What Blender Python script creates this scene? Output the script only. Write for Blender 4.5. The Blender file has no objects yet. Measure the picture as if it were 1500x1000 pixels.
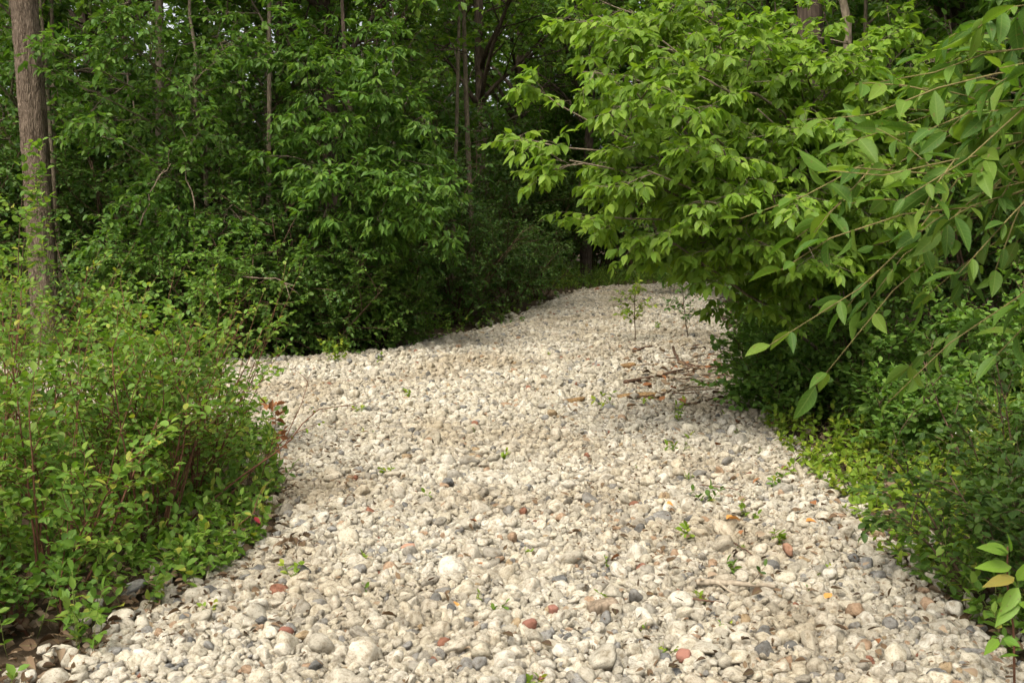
import bpy, math
import numpy as np
from mathutils import Matrix, Vector

# ------------------------------------------------------------------ camera, sky, sun, exposure
sc = bpy.context.scene
col = sc.collection
F = 1600.0                        # focal length in photo pixels (1500 wide)
HC = 1.68                         # eye height
PITCH = math.atan(180 / F)
cam_d = bpy.data.cameras.new('camera')
cam = bpy.data.objects.new('camera', cam_d)
col.objects.link(cam)
cam.location = (0, 0, HC)
cam.rotation_euler = (math.pi / 2 - PITCH, 0, 0)
cam_d.sensor_width = 36
cam_d.lens = F / 1500 * 36
cam_d.clip_end = 600
cam_d.dof.use_dof = True
cam_d.dof.focus_distance = 6.5
cam_d.dof.aperture_fstop = 8.0
sc.camera = cam

SUN_EL, SUN_AZ = math.radians(58), math.radians(-148)    # azimuth from +Y, clockwise: the sun stands left and behind
world = bpy.data.worlds.new('World')
sc.world = world
world.use_nodes = True
wn = world.node_tree
sky = wn.nodes.new('ShaderNodeTexSky')
sky.sky_type = 'NISHITA'
sky.sun_disc = False
sky.sun_elevation = SUN_EL
sky.sun_rotation = SUN_AZ
sky.air_density = 0.8
sky.dust_density = 5.0
sky.ozone_density = 0.6
hs = wn.nodes.new('ShaderNodeHueSaturation')
hs.inputs['Saturation'].default_value = 0.2
wn.links.new(sky.outputs[0], hs.inputs['Color'])
wn.links.new(hs.outputs[0], wn.nodes['Background'].inputs['Color'])
wn.nodes['Background'].inputs['Strength'].default_value = 0.145

sun_d = bpy.data.lights.new('sun', 'SUN')
sun_d.energy = 1.3
sun_d.angle = math.radians(34)
sun_d.color = (1.0, 0.91, 0.75)
sun = bpy.data.objects.new('sun', sun_d)
col.objects.link(sun)
sdir = Vector((math.sin(SUN_AZ) * math.cos(SUN_EL), math.cos(SUN_AZ) * math.cos(SUN_EL), math.sin(SUN_EL)))
sun.rotation_euler = sdir.to_track_quat('Z', 'Y').to_euler()
sun.location = sdir * 40

vs = sc.view_settings
vs.view_transform = 'Standard'
vs.look = 'None'
vs.gamma = 1
vs.exposure = 1.18
sc.render.engine = 'CYCLES'
sc.cycles.max_bounces = 7
sc.cycles.diffuse_bounces = 4
sc.cycles.glossy_bounces = 1
sc.cycles.transmission_bounces = 5
sc.cycles.use_denoising = True
sc.cycles.use_adaptive_sampling = True
sc.cycles.adaptive_threshold = 0.025

# ------------------------------------------------------------------ pixel helpers
CP, SP = math.cos(PITCH), math.sin(PITCH)
CAM = np.array([0, 0, HC])
ZP = 0.085                        # top of the gravel


def ray(px, py):
    a, b = (px - 750) / F, (500 - py) / F
    return np.array([a, CP + b * SP, -SP + b * CP])


def at(px, py, d):                # point on the pixel's ray whose y is d
    r = ray(px, py)
    return CAM + r * (d / r[1])


def gp(px, py, z=ZP):             # point on the level z
    r = ray(px, py)
    return CAM + r * ((z - HC) / r[2])


def project(P):
    q = P - CAM
    f = q[:, 1] * CP - q[:, 2] * SP
    u = q[:, 1] * SP + q[:, 2] * CP
    f = np.maximum(f, 1e-3)
    return 750 + F * q[:, 0] / f, 500 - F * u / f, f


def nrm(v):
    return v / np.maximum(np.linalg.norm(v, axis=-1, keepdims=True), 1e-9)


UP = np.array([0, 0, 1.0])

# ------------------------------------------------------------------ materials


def new_mat(name):
    m = bpy.data.materials.new(name)
    m.use_nodes = True
    return m, m.node_tree.nodes, m.node_tree.links


def ramp(nodes, stops, interp='LINEAR'):
    r = nodes.new('ShaderNodeValToRGB')
    r.color_ramp.interpolation = interp
    els = r.color_ramp.elements
    while len(els) < len(stops):
        els.new(0.5)
    for e, (p, c) in zip(els, stops):
        e.position = p
        e.color = (*c, 1)
    return r


def math_node(nodes, links, op, a, b=None):
    n = nodes.new('ShaderNodeMath')
    n.operation = op
    for i, v in enumerate((a, b)):
        if v is None:
            continue
        if isinstance(v, (int, float)):
            n.inputs[i].default_value = v
        else:
            links.new(v, n.inputs[i])
    return n.outputs[0]


def tint_value(nodes, links):
    at_ = nodes.new('ShaderNodeAttribute')
    at_.attribute_name = 'tint'
    oi = nodes.new('ShaderNodeObjectInfo')
    s = math_node(nodes, links, 'ADD', at_.outputs['Fac'], oi.outputs['Random'])
    return math_node(nodes, links, 'FRACT', s)


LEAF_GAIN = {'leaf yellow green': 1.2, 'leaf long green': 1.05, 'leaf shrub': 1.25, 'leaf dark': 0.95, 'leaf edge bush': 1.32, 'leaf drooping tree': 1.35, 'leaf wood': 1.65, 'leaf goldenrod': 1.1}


def leaf_mat(name, stops, trans=0.35, rough=0.5, veins=0.0, spec=0.2, tcol=(1.3, 1.4, 0.5)):
    m, n, l = new_mat(name)
    if name.startswith('leaf'):
        stops = [(p_, tuple(LEAF_GAIN.get(name, 1.0) * q_ * w_ for q_, w_ in zip(c_, (1.06, 0.96, 0.80)))) for p_, c_ in stops]
    bs = n['Principled BSDF']
    t = tint_value(n, l)
    r = ramp(n, stops)
    l.new(t, r.inputs[0])
    colr = r.outputs[0]
    # blotches inside a leaf
    geo = n.new('ShaderNodeNewGeometry')
    nz = n.new('ShaderNodeTexNoise')
    nz.inputs['Scale'].default_value = 1.3
    nz.inputs['Detail'].default_value = 3
    l.new(geo.outputs['Position'], nz.inputs['Vector'])
    hsv = n.new('ShaderNodeHueSaturation')
    v = math_node(n, l, 'MULTIPLY_ADD', nz.outputs['Fac'], 0.9)
    v.node.inputs[2].default_value = 0.55
    l.new(v, hsv.inputs['Value'])
    l.new(colr, hsv.inputs['Color'])
    colr = hsv.outputs[0]
    if veins > 0:
        bz = n.new('ShaderNodeTexNoise')
        bz.inputs['Scale'].default_value = 75
        bz.inputs['Detail'].default_value = 2
        l.new(geo.outputs['Position'], bz.inputs['Vector'])
        br = ramp(n, [(0.66, (0, 0, 0)), (0.72, (1, 1, 1))])
        l.new(bz.outputs['Fac'], br.inputs[0])
        bm_ = n.new('ShaderNodeMixRGB')
        bm_.inputs[2].default_value = (0.16, 0.11, 0.04, 1)
        l.new(math_node(n, l, 'MULTIPLY', br.outputs[0], 0.7), bm_.inputs[0])
        l.new(colr, bm_.inputs[1])
        colr = bm_.outputs[0]
        la = n.new('ShaderNodeAttribute')
        la.attribute_name = 'luv'
        sx = n.new('ShaderNodeSeparateXYZ')
        l.new(la.outputs['Vector'], sx.inputs[0])
        au = math_node(n, l, 'ABSOLUTE', sx.outputs[0])
        mid = math_node(n, l, 'LESS_THAN', au, 0.07)
        sl = math_node(n, l, 'MULTIPLY', au, 0.16)
        vv = math_node(n, l, 'SUBTRACT', sx.outputs[1], sl)
        vv = math_node(n, l, 'MULTIPLY', vv, 8.5)
        vv = math_node(n, l, 'FRACT', vv)
        side = math_node(n, l, 'LESS_THAN', vv, 0.13)
        side = math_node(n, l, 'MULTIPLY', side, 0.5)
        mx = math_node(n, l, 'MAXIMUM', mid, side)
        fac = math_node(n, l, 'MULTIPLY', mx, veins)
        mixc = n.new('ShaderNodeMixRGB')
        mixc.inputs[2].default_value = (0.20, 0.28, 0.07, 1)
        l.new(fac, mixc.inputs[0])
        l.new(colr, mixc.inputs[1])
        colr = mixc.outputs[0]
        bp = n.new('ShaderNodeBump')
        bp.inputs['Strength'].default_value = 0.35
        bp.inputs['Distance'].default_value = 0.004
        inv = math_node(n, l, 'SUBTRACT', 1.0, mx)
        l.new(inv, bp.inputs['Height'])
        l.new(bp.outputs[0], bs.inputs['Normal'])
    l.new(colr, bs.inputs['Base Color'])
    bs.inputs['Roughness'].default_value = rough
    bs.inputs['Specular IOR Level'].default_value = spec
    tr = n.new('ShaderNodeBsdfTranslucent')
    tm = n.new('ShaderNodeMixRGB')
    tm.blend_type = 'MULTIPLY'
    tm.inputs[0].default_value = 1
    tm.inputs[2].default_value = (*tcol, 1)
    l.new(colr, tm.inputs[1])
    l.new(tm.outputs[0], tr.inputs['Color'])
    mx_ = n.new('ShaderNodeMixShader')
    mx_.inputs[0].default_value = trans
    l.new(bs.outputs[0], mx_.inputs[1])
    l.new(tr.outputs[0], mx_.inputs[2])
    l.new(mx_.outputs[0], n['Material Output'].inputs['Surface'])
    return m


def bark_mat(name, c1, c2, scale=14, stretch=0.18, bump=0.6, dist=0.02):
    m, n, l = new_mat(name)
    bs = n['Principled BSDF']
    tc = n.new('ShaderNodeTexCoord')
    mp = n.new('ShaderNodeMapping')
    mp.inputs['Scale'].default_value = (1, 1, stretch)
    l.new(tc.outputs['Object'], mp.inputs['Vector'])
    nz = n.new('ShaderNodeTexNoise')
    nz.inputs['Scale'].default_value = scale
    nz.inputs['Detail'].default_value = 8
    nz.inputs['Roughness'].default_value = 0.65
    l.new(mp.outputs[0], nz.inputs['Vector'])
    vo = n.new('ShaderNodeTexVoronoi')
    vo.feature = 'DISTANCE_TO_EDGE'
    vo.inputs['Scale'].default_value = scale * 1.6
    l.new(mp.outputs[0], vo.inputs['Vector'])
    cr = math_node(n, l, 'MULTIPLY', vo.outputs['Distance'], 2.2)
    cr = math_node(n, l, 'MINIMUM', cr, 1.0)
    h = math_node(n, l, 'MULTIPLY_ADD', cr, 0.35)
    l.new(math_node(n, l, 'MULTIPLY_ADD', nz.outputs['Fac'], 1.1), h.node.inputs[2])
    h.node.inputs[2].links[0].from_node.inputs[2].default_value = -0.3
    r = ramp(n, [(0.1, c1), (0.6, c2)])
    l.new(h, r.inputs[0])
    l.new(r.outputs[0], bs.inputs['Base Color'])
    bs.inputs['Roughness'].default_value = 0.9
    bs.inputs['Specular IOR Level'].default_value = 0.15
    bp = n.new('ShaderNodeBump')
    bp.inputs['Strength'].default_value = bump
    bp.inputs['Distance'].default_value = dist
    l.new(h, bp.inputs['Height'])
    l.new(bp.outputs[0], bs.inputs['Normal'])
    return m


def stone_mat(name, stops, interp='CONSTANT'):
    m, n, l = new_mat(name)
    bs = n['Principled BSDF']
    oi = n.new('ShaderNodeObjectInfo')
    r = ramp(n, stops, interp)
    l.new(oi.outputs['Random'], r.inputs[0])
    tc = n.new('ShaderNodeTexCoord')
    ad = n.new('ShaderNodeVectorMath')
    ad.operation = 'ADD'
    off = math_node(n, l, 'MULTIPLY', oi.outputs['Random'], 977.0)
    l.new(tc.outputs['Object'], ad.inputs[0])
    l.new(off, ad.inputs[1])
    nz = n.new('ShaderNodeTexNoise')
    nz.inputs['Scale'].default_value = 1.7
    nz.inputs['Detail'].default_value = 7
    nz.inputs['Roughness'].default_value = 0.62
    l.new(ad.outputs[0], nz.inputs['Vector'])
    n2 = n.new('ShaderNodeTexNoise')
    n2.inputs['Scale'].default_value = 7
    n2.inputs['Detail'].default_value = 5
    n2.inputs['Roughness'].default_value = 0.7
    l.new(ad.outputs[0], n2.inputs['Vector'])
    # dirtier and cleaner stretches of the path
    pn = n.new('ShaderNodeTexNoise')
    pn.inputs['Scale'].default_value = 0.7
    pn.inputs['Detail'].default_value = 3
    l.new(oi.outputs['Location'], pn.inputs['Vector'])
    pr_ = ramp(n, [(0.36, (0.80, 0.755, 0.69)), (0.54, (1.03, 1.03, 1.03))])
    l.new(pn.outputs['Fac'], pr_.inputs[0])
    # dusty pale / tan stain inside each stone
    st = ramp(n, [(0.34, (0.50, 0.43, 0.33)), (0.48, (0.90, 0.87, 0.82)), (0.70, (1.25, 1.23, 1.18))])
    l.new(nz.outputs['Fac'], st.inputs[0])
    mu = n.new('ShaderNodeMixRGB')
    mu.blend_type = 'MULTIPLY'
    mu.inputs[0].default_value = 0.85
    l.new(r.outputs[0], mu.inputs[1])
    l.new(st.outputs[0], mu.inputs[2])
    sp = ramp(n, [(0.34, (0.42, 0.37, 0.31)), (0.46, (1, 1, 1))])
    l.new(n2.outputs['Fac'], sp.inputs[0])
    m2 = n.new('ShaderNodeMixRGB')
    m2.blend_type = 'MULTIPLY'
    m2.inputs[0].default_value = 0.8
    l.new(mu.outputs[0], m2.inputs[1])
    l.new(sp.outputs[0], m2.inputs[2])
    m3 = n.new('ShaderNodeMixRGB')
    m3.blend_type = 'MULTIPLY'
    m3.inputs[0].default_value = 1
    l.new(m2.outputs[0], m3.inputs[1])
    l.new(pr_.outputs[0], m3.inputs[2])
    l.new(m3.outputs[0], bs.inputs['Base Color'])
    bs.inputs['Roughness'].default_value = 0.92
    bs.inputs['Specular IOR Level'].default_value = 0.2
    hsum = math_node(n, l, 'ADD', nz.outputs['Fac'], n2.outputs['Fac'])
    bp = n.new('ShaderNodeBump')
    bp.inputs['Strength'].default_value = 0.6
    bp.inputs['Distance'].default_value = 0.02
    l.new(hsum, bp.inputs['Height'])
    l.new(bp.outputs[0], bs.inputs['Normal'])
    return m


def soil_mat(name, c1, c2, c3, scale=9):
    m, n, l = new_mat(name)
    bs = n['Principled BSDF']
    tc = n.new('ShaderNodeTexCoord')
    nz = n.new('ShaderNodeTexNoise')
    nz.inputs['Scale'].default_value = scale
    nz.inputs['Detail'].default_value = 9
    nz.inputs['Roughness'].default_value = 0.7
    l.new(tc.outputs['Object'], nz.inputs['Vector'])
    r = ramp(n, [(0.3, c1), (0.5, c2), (0.68, c3)])
    l.new(nz.outputs['Fac'], r.inputs[0])
    l.new(r.outputs[0], bs.inputs['Base Color'])
    bs.inputs['Roughness'].default_value = 0.95
    bs.inputs['Specular IOR Level'].default_value = 0.1
    bp = n.new('ShaderNodeBump')
    bp.inputs['Strength'].default_value = 0.8
    bp.inputs['Distance'].default_value = 0.03
    l.new(nz.outputs['Fac'], bp.inputs['Height'])
    l.new(bp.outputs[0], bs.inputs['Normal'])
    return m


M = {}
G = lambda *c: c
M['soil'] = soil_mat('forest soil', (0.030, 0.020, 0.012), (0.075, 0.052, 0.032), (0.14, 0.10, 0.065))
M['fines'] = soil_mat('stone fines', (0.16, 0.13, 0.09), (0.28, 0.24, 0.18), (0.42, 0.37, 0.29), 30)
CREAM = [(0.575, 0.525, 0.415), (0.65, 0.60, 0.495), (0.52, 0.48, 0.39), (0.60, 0.55, 0.435), (0.67, 0.63, 0.535), (0.48, 0.445, 0.36)]
st = []
p = 0.0
srng = np.random.default_rng(5)
for k in range(20):
    c = np.array(CREAM[k % 6]) * srng.uniform(0.72, 0.86)
    st.append((p, tuple(c)))
    p += 0.0432
for c, w in (((0.24, 0.235, 0.22), 0.035), ((0.155, 0.155, 0.15), 0.012), ((0.30, 0.28, 0.235), 0.064), ((0.34, 0.24, 0.16), 0.012),
             ((0.34, 0.26, 0.16), 0.009), ((0.25, 0.12, 0.08), 0.003)):
    st.append((p, c))
    p += w
M['stone'] = stone_mat('crushed limestone and concrete', st)
M['brick'] = stone_mat('broken red brick', [(0, (0.19, 0.085, 0.06)), (0.5, (0.24, 0.115, 0.085))])
M['brick_pink'] = stone_mat('pinkish brick', [(0, (0.36, 0.21, 0.145))])

M['leaf_right'] = leaf_mat('leaf yellow green', [(0, (0.085, 0.17, 0.022)), (0.5, (0.115, 0.21, 0.028)), (1, (0.16, 0.26, 0.036))], 0.42, 0.45, 0.25)
M['leaf_front'] = leaf_mat('leaf long green', [(0, (0.05, 0.12, 0.024)), (0.5, (0.075, 0.16, 0.027)), (1, (0.125, 0.21, 0.034))], 0.42, 0.5, 0.5, 0.2)
M['leaf_shrub'] = leaf_mat('leaf shrub', [(0, (0.06, 0.13, 0.022)), (0.5, (0.09, 0.18, 0.03)), (0.92, (0.14, 0.225, 0.04)), (1, (0.24, 0.26, 0.05))], 0.38, 0.48, 0.2)
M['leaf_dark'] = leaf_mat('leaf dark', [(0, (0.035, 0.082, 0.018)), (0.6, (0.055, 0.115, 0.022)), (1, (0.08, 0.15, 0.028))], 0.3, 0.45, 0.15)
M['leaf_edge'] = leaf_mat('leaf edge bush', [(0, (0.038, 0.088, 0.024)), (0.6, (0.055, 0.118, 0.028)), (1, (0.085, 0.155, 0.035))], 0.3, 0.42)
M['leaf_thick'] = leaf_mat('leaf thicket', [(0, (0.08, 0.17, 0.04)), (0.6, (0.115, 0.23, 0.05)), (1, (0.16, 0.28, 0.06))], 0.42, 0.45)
M['leaf_ash'] = leaf_mat('leaf drooping tree', [(0, (0.045, 0.105, 0.02)), (0.6, (0.065, 0.14, 0.025)), (1, (0.10, 0.18, 0.032))], 0.38, 0.45)
M['leaf_wood'] = leaf_mat('leaf wood', [(0, (0.04, 0.09, 0.018)), (0.6, (0.065, 0.13, 0.022)), (1, (0.11, 0.18, 0.03))], 0.4, 0.5)
M['leaf_lime'] = leaf_mat('leaf lime seedling', [(0, (0.12, 0.22, 0.025)), (0.6, (0.17, 0.28, 0.035)), (1, (0.27, 0.33, 0.045))], 0.4, 0.5, 0.15)
M['leaf_gold'] = leaf_mat('leaf goldenrod', [(0, (0.10, 0.18, 0.025)), (0.6, (0.15, 0.23, 0.035)), (1, (0.24, 0.28, 0.05))], 0.4, 0.5)
M['dead'] = leaf_mat('dead leaf brown', [(0, (0.05, 0.03, 0.018)), (0.35, (0.11, 0.065, 0.036)), (0.7, (0.19, 0.125, 0.075)), (1, (0.33, 0.25, 0.17))], 0.15, 0.7, 0.2, 0.2, (1.1, 0.9, 0.7))
M['dead_red'] = leaf_mat('dead leaf rust', [(0, (0.20, 0.075, 0.03)), (1, (0.30, 0.13, 0.055))], 0.15, 0.7, 0.2, 0.2, (1.1, 0.9, 0.7))
M['dead_orange'] = leaf_mat('dead leaf orange', [(0, (0.58, 0.25, 0.06)), (1, (0.66, 0.33, 0.09))], 0.2, 0.6, 0.2, 0.2, (1.1, 0.9, 0.7))
M['red_leaf'] = leaf_mat('red leaf', [(0, (0.22, 0.02, 0.028)), (1, (0.28, 0.03, 0.04))], 0.25, 0.5)
M['red_tinged'] = leaf_mat('reddening leaf', [(0, (0.26, 0.19, 0.045)), (1, (0.24, 0.21, 0.045))], 0.35, 0.5, 0.3)
M['petal'] = leaf_mat('white petal', [(0, (0.75, 0.75, 0.7)), (1, (0.8, 0.8, 0.78))], 0.2, 0.6)
M['bark_main'] = bark_mat('bark grey brown', (0.065, 0.046, 0.03), (0.27, 0.205, 0.145), 30, 0.2, 1.0, 0.05)
M['bark_dark'] = bark_mat('bark dark', (0.03, 0.022, 0.016), (0.12, 0.088, 0.062), 16, 0.2)
M['bark_thin'] = bark_mat('bark thin trunk', (0.09, 0.07, 0.045), (0.25, 0.20, 0.135), 22, 0.3, 0.4)
M['bark_red'] = bark_mat('bark reddish', (0.10, 0.045, 0.022), (0.25, 0.125, 0.065), 20, 0.3, 0.4)
M['twig'] = bark_mat('twig brown', (0.05, 0.032, 0.02), (0.13, 0.085, 0.05), 30, 0.5, 0.2, 0.004)
M['twig_red'] = bark_mat('twig reddish brown', (0.08, 0.035, 0.02), (0.17, 0.08, 0.045), 30, 0.5, 0.2, 0.004)
M['twig_yellow'] = bark_mat('twig yellow green', (0.11, 0.09, 0.035), (0.22, 0.18, 0.07), 30, 0.5, 0.2, 0.004)
M['twig_green'] = bark_mat('green stem', (0.07, 0.09, 0.02), (0.13, 0.15, 0.035), 30, 0.5, 0.2, 0.004)
M['stick_grey'] = bark_mat('weathered stick', (0.10, 0.075, 0.05), (0.30, 0.23, 0.16), 30, 0.4, 0.4, 0.006)
M['stick_pale'] = bark_mat('bleached stick', (0.20, 0.16, 0.11), (0.36, 0.30, 0.22), 30, 0.4, 0.4, 0.006)
M['stick_brown'] = bark_mat('brown stick', (0.05, 0.03, 0.02), (0.16, 0.095, 0.06), 30, 0.4, 0.4, 0.006)
M['rot'] = bark_mat('rotten orange wood', (0.11, 0.065, 0.03), (0.30, 0.19, 0.085), 22, 0.4, 0.8, 0.01)

# ------------------------------------------------------------------ mesh helpers


def mesh_np(name, V, T, mat, tint=None, luv=None, smooth=True):
    V = np.ascontiguousarray(V, dtype=np.float32)
    T = np.ascontiguousarray(T, dtype=np.int32)
    me = bpy.data.meshes.new(name)
    me.vertices.add(len(V))
    me.vertices.foreach_set('co', V.ravel())
    me.loops.add(T.size)
    me.loops.foreach_set('vertex_index', T.ravel())
    me.polygons.add(len(T))
    me.polygons.foreach_set('loop_start', np.arange(0, T.size, T.shape[1], dtype=np.int32))
    me.polygons.foreach_set('use_smooth', np.full(len(T), smooth))
    if tint is not None:
        a = me.attributes.new('tint', 'FLOAT', 'POINT')
        a.data.foreach_set('value', np.ascontiguousarray(tint, dtype=np.float32))
    if luv is not None:
        a = me.attributes.new('luv', 'FLOAT_VECTOR', 'POINT')
        a.data.foreach_set('vector', np.ascontiguousarray(luv, dtype=np.float32).ravel())
    me.update(calc_edges=True)
    if mat is not None:
        me.materials.append(mat)
    return me


def link(name, data, parent=None, loc=None, mat=None):
    o = bpy.data.objects.new(name, data)
    col.objects.link(o)
    if parent is not None:
        o.parent = parent
    if loc is not None:
        o.location = loc
    return o


def tag(o, label=None, cat=None, group=None, kind=None):
    for k, v in (('label', label), ('category', cat), ('group', group), ('kind', kind)):
        if v is not None:
            o[k] = v
    return o


def copy_tree(o, parent=None):
    c = o.copy()
    col.objects.link(c)
    c.parent = parent
    for ch in list(o.children):
        copy_tree(ch, c)
    return c


def leaf_template(prof, rows, fold, bend, wav=0.0):
    """blade along +x, unit length, unit full width; returns verts, triangles, (u, v)"""
    ts = np.linspace(0, 1, rows + 2)[1:-1]
    V = [(0, 0, 0)]
    uv = [(0, 0, 0)]
    for i, t in enumerate(ts):
        w = prof(t)
        z = -bend * t * t
        k = wav * (1 if i % 2 else -1)
        V += [(t, w / 2, z + fold * w + k), (t, 0, z), (t, -w / 2, z + fold * w - k)]
        uv += [(1, t, 0), (0, t, 0), (-1, t, 0)]
    V.append((1, 0, -bend))
    uv.append((0, 1, 0))
    T = [(0, 2, 1), (0, 3, 2)]
    for i in range(rows - 1):
        a = 1 + 3 * i
        b = a + 3
        T += [(a, a + 1, b + 1), (a, b + 1, b), (a + 1, a + 2, b + 2), (a + 1, b + 2, b + 1)]
    a = 1 + 3 * (rows - 1)
    e = len(V) - 1
    T += [(a, a + 1, e), (a + 1, a + 2, e)]
    return np.array(V, float), np.array(T, int), np.array(uv, float)


ovate = lambda t: (math.sin(math.pi * min(1, t ** 0.72)) ** 0.9) * (1.0 if t < .7 else 1 - (t - .7) * .8)
oval = lambda t: math.sin(math.pi * t) ** 0.62
lance = lambda t: math.sin(math.pi * t ** 0.85) ** 0.9
TPL = {
    'ovate': [leaf_template(ovate, 4, 0.10, b) for b in (0.10, 0.22)],
    'oval': [leaf_template(oval, 4, 0.10, b) for b in (0.05, 0.16)],
    'lance': [leaf_template(lance, 5, 0.16, b) for b in (0.12, 0.28, 0.42)],
    'dead': [leaf_template(ovate, 7, f, b, 0.018) for f, b in ((0.20, -0.22), (0.30, 0.25), (0.10, 0.12))],
    'simple': [leaf_template(ovate, 2, 0.10, 0.15)],
    'soval': [leaf_template(oval, 2, 0.10, 0.12)],
    'diamond': [(np.array([(0, 0, 0), (.45, .5, .05), (1, 0, -.12), (.45, -.5, .05)], float), np.array([(0, 2, 1), (0, 3, 2)]),
                 np.array([(0, 0, 0), (1, .45, 0), (0, 1, 0), (-1, .45, 0)], float))],
}


def frames(X, N):
    X = nrm(X)
    Y = nrm(np.cross(N, X))
    Z = np.cross(X, Y)
    return X, Y, Z


class Leaves:
    def __init__(self):
        self.d = []

    def add(self, pos, X, N, L, W, root=None):
        n = len(pos)
        root = np.full(n, -1) if root is None else root
        self.d.append((np.asarray(pos, float), np.asarray(X, float), np.asarray(N, float),
                       np.broadcast_to(L, n).astype(float), np.broadcast_to(W, n).astype(float), root))

    def arrays(self):
        if not self.d:
            return None
        return [np.concatenate([x[i] for x in self.d]) for i in range(6)]


def leaf_mesh(name, arr, tpls, mat, rng):
    pos, X, N, L, W = arr[:5]
    X, Y, Z = frames(X, N)
    which = rng.integers(0, len(tpls), len(pos))
    Vs, Ts, ti, uvs = [], [], [], []
    off = 0
    for k, (V, T, uv) in enumerate(tpls):
        s = which == k
        n = int(s.sum())
        if n == 0:
            continue
        VV = (pos[s][:, None] + V[None, :, 0:1] * (X[s] * L[s, None])[:, None] + V[None, :, 1:2] * (Y[s] * W[s, None])[:, None]
              + V[None, :, 2:3] * (Z[s] * W[s, None] * 1.6)[:, None])
        Vs.append(VV.reshape(-1, 3))
        Ts.append((T[None] + (np.arange(n) * len(V))[:, None, None]).reshape(-1, 3) + off)
        off += n * len(V)
        ti.append(np.repeat(rng.random(n), len(V)))
        uvs.append(np.tile(uv, (n, 1)))
    return mesh_np(name, np.concatenate(Vs), np.concatenate(Ts), mat, np.concatenate(ti), np.concatenate(uvs))


SINGLE = {}


def single_leaf_meshes(kind, mat):
    key = (kind, mat.name)
    if key not in SINGLE:
        SINGLE[key] = [mesh_np('leaf', V * np.array([1, 1, 1.0]), T, mat, np.zeros(len(V)), uv) for V, T, uv in TPL[kind]]
    return SINGLE[key]


def leaf_objects(parent, base, arr, kind, mat, rng, name='leaf', label=None):
    pos, X, N, L, W = arr[:5]
    X, Y, Z = frames(X, N)
    mm = single_leaf_meshes(kind, mat)
    out = []
    for i in range(len(pos)):
        o = bpy.data.objects.new(name, mm[int(rng.integers(0, len(mm)))])
        m = Matrix.Identity(4)
        for a in range(3):
            m[a][0] = X[i, a] * L[i]
            m[a][1] = Y[i, a] * W[i]
            m[a][2] = Z[i, a] * W[i] * 1.6
            m[a][3] = pos[i, a] - base[a]
        o.parent = parent
        o.matrix_local = m
        col.objects.link(o)
        if label:
            o['label'] = label
        out.append(o)
    return out


def tubes(P, R, s):
    """P (B,K,3), R (B,K): s-sided tubes with closed tips; returns verts and triangles"""
    B, K, _ = P.shape
    tan = nrm(np.gradient(P, axis=1))
    ov = nrm(P[:, -1] - P[:, 0])
    ref = np.where(np.abs(ov[:, 2:3]) > 0.8, np.array([[1.0, 0, 0]]), UP[None])
    n1 = nrm(np.cross(tan, ref[:, None]))
    n2 = np.cross(tan, n1)
    a = np.arange(s) * 2 * np.pi / s
    ring = (np.cos(a)[:, None] * n1[:, :, None] + np.sin(a)[:, None] * n2[:, :, None])
    V = (P[:, :, None] + ring * R[:, :, None, None]).reshape(-1, 3)
    i = np.arange(K - 1)[:, None] * s
    j = np.arange(s)[None]
    q0, q1 = i + j, i + (j + 1) % s
    T1 = np.stack([q0, q1, q1 + s], -1).reshape(-1, 3)
    T2 = np.stack([q0, q1 + s, q0 + s], -1).reshape(-1, 3)
    e = (K - 1) * s
    caps = np.array([(e, e + k, e + k + 1) for k in range(1, s - 1)] + [(0, k + 1, k) for k in range(1, s - 1)], int).reshape(-1, 3)
    T = np.concatenate([T1, T2, caps])
    T = (T[None] + (np.arange(B) * K * s)[:, None, None]).reshape(-1, 3)
    return V, T


def interp(P, t):
    """P (B,K,3), t (B,m) in 0..1 -> positions, tangents (B,m,3)"""
    K = P.shape[1]
    f = np.clip(t, 0, 0.9999) * (K - 1)
    i = f.astype(int)
    fr = (f - i)[..., None]
    b = np.arange(P.shape[0])[:, None]
    A, C = P[b, i], P[b, i + 1]
    return A * (1 - fr) + C * fr, nrm(C - A)


def resample(P, K):
    t = np.linspace(0, 1, K)[None].repeat(len(P), 0)
    return interp(P, t)[0]


def sides(tan, rng, mode, alt):
    h = nrm(np.cross(tan, UP) + rng.normal(0, .02, tan.shape))
    v = nrm(np.cross(h, tan))
    if mode == 'flat':
        s = np.where(alt[..., None], 1.0, -1.0)
        return nrm(h * s + v * rng.normal(0, 0.5, tan.shape[:-1])[..., None])
    a = rng.uniform(0, 2 * np.pi, tan.shape[:-1])[..., None]
    return h * np.cos(a) + v * np.sin(a)


def walk(rng, p0, d0, Ln, K, droop, wander):
    B = len(p0)
    P = np.zeros((B, K, 3))
    P[:, 0] = p0
    d = nrm(d0)
    for k in range(1, K):
        P[:, k] = P[:, k - 1] + d * (Ln / (K - 1))[:, None]
        d = nrm(d + rng.normal(0, wander, (B, 3)) + np.array([0, 0, -droop]))
    return P


def sprout(rng, P, root, m, t0, t1, length, ang=50, mode='radial', up=0.15, droop=0.05, wander=0.12, K=5, taper=0.5, lenvar=0.35):
    B = len(P)
    t = t0 + (t1 - t0) * ((np.arange(m)[None] + rng.random((B, m))) / m)
    pos, tan = interp(P, t)
    alt = (np.arange(m)[None] + rng.integers(0, 2, (B, 1))) % 2 == 0
    s = sides(tan, rng, mode, np.broadcast_to(alt, t.shape))
    a = np.radians(ang + rng.normal(0, 10, t.shape))[..., None]
    d = np.cos(a) * tan + np.sin(a) * s + UP * up
    Ln = length * (1 - taper * t) * rng.uniform(1 - lenvar, 1 + lenvar, t.shape)
    C = walk(rng, pos.reshape(-1, 3), d.reshape(-1, 3), Ln.ravel(), K, droop, wander)
    return C, np.repeat(root, m)


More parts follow.
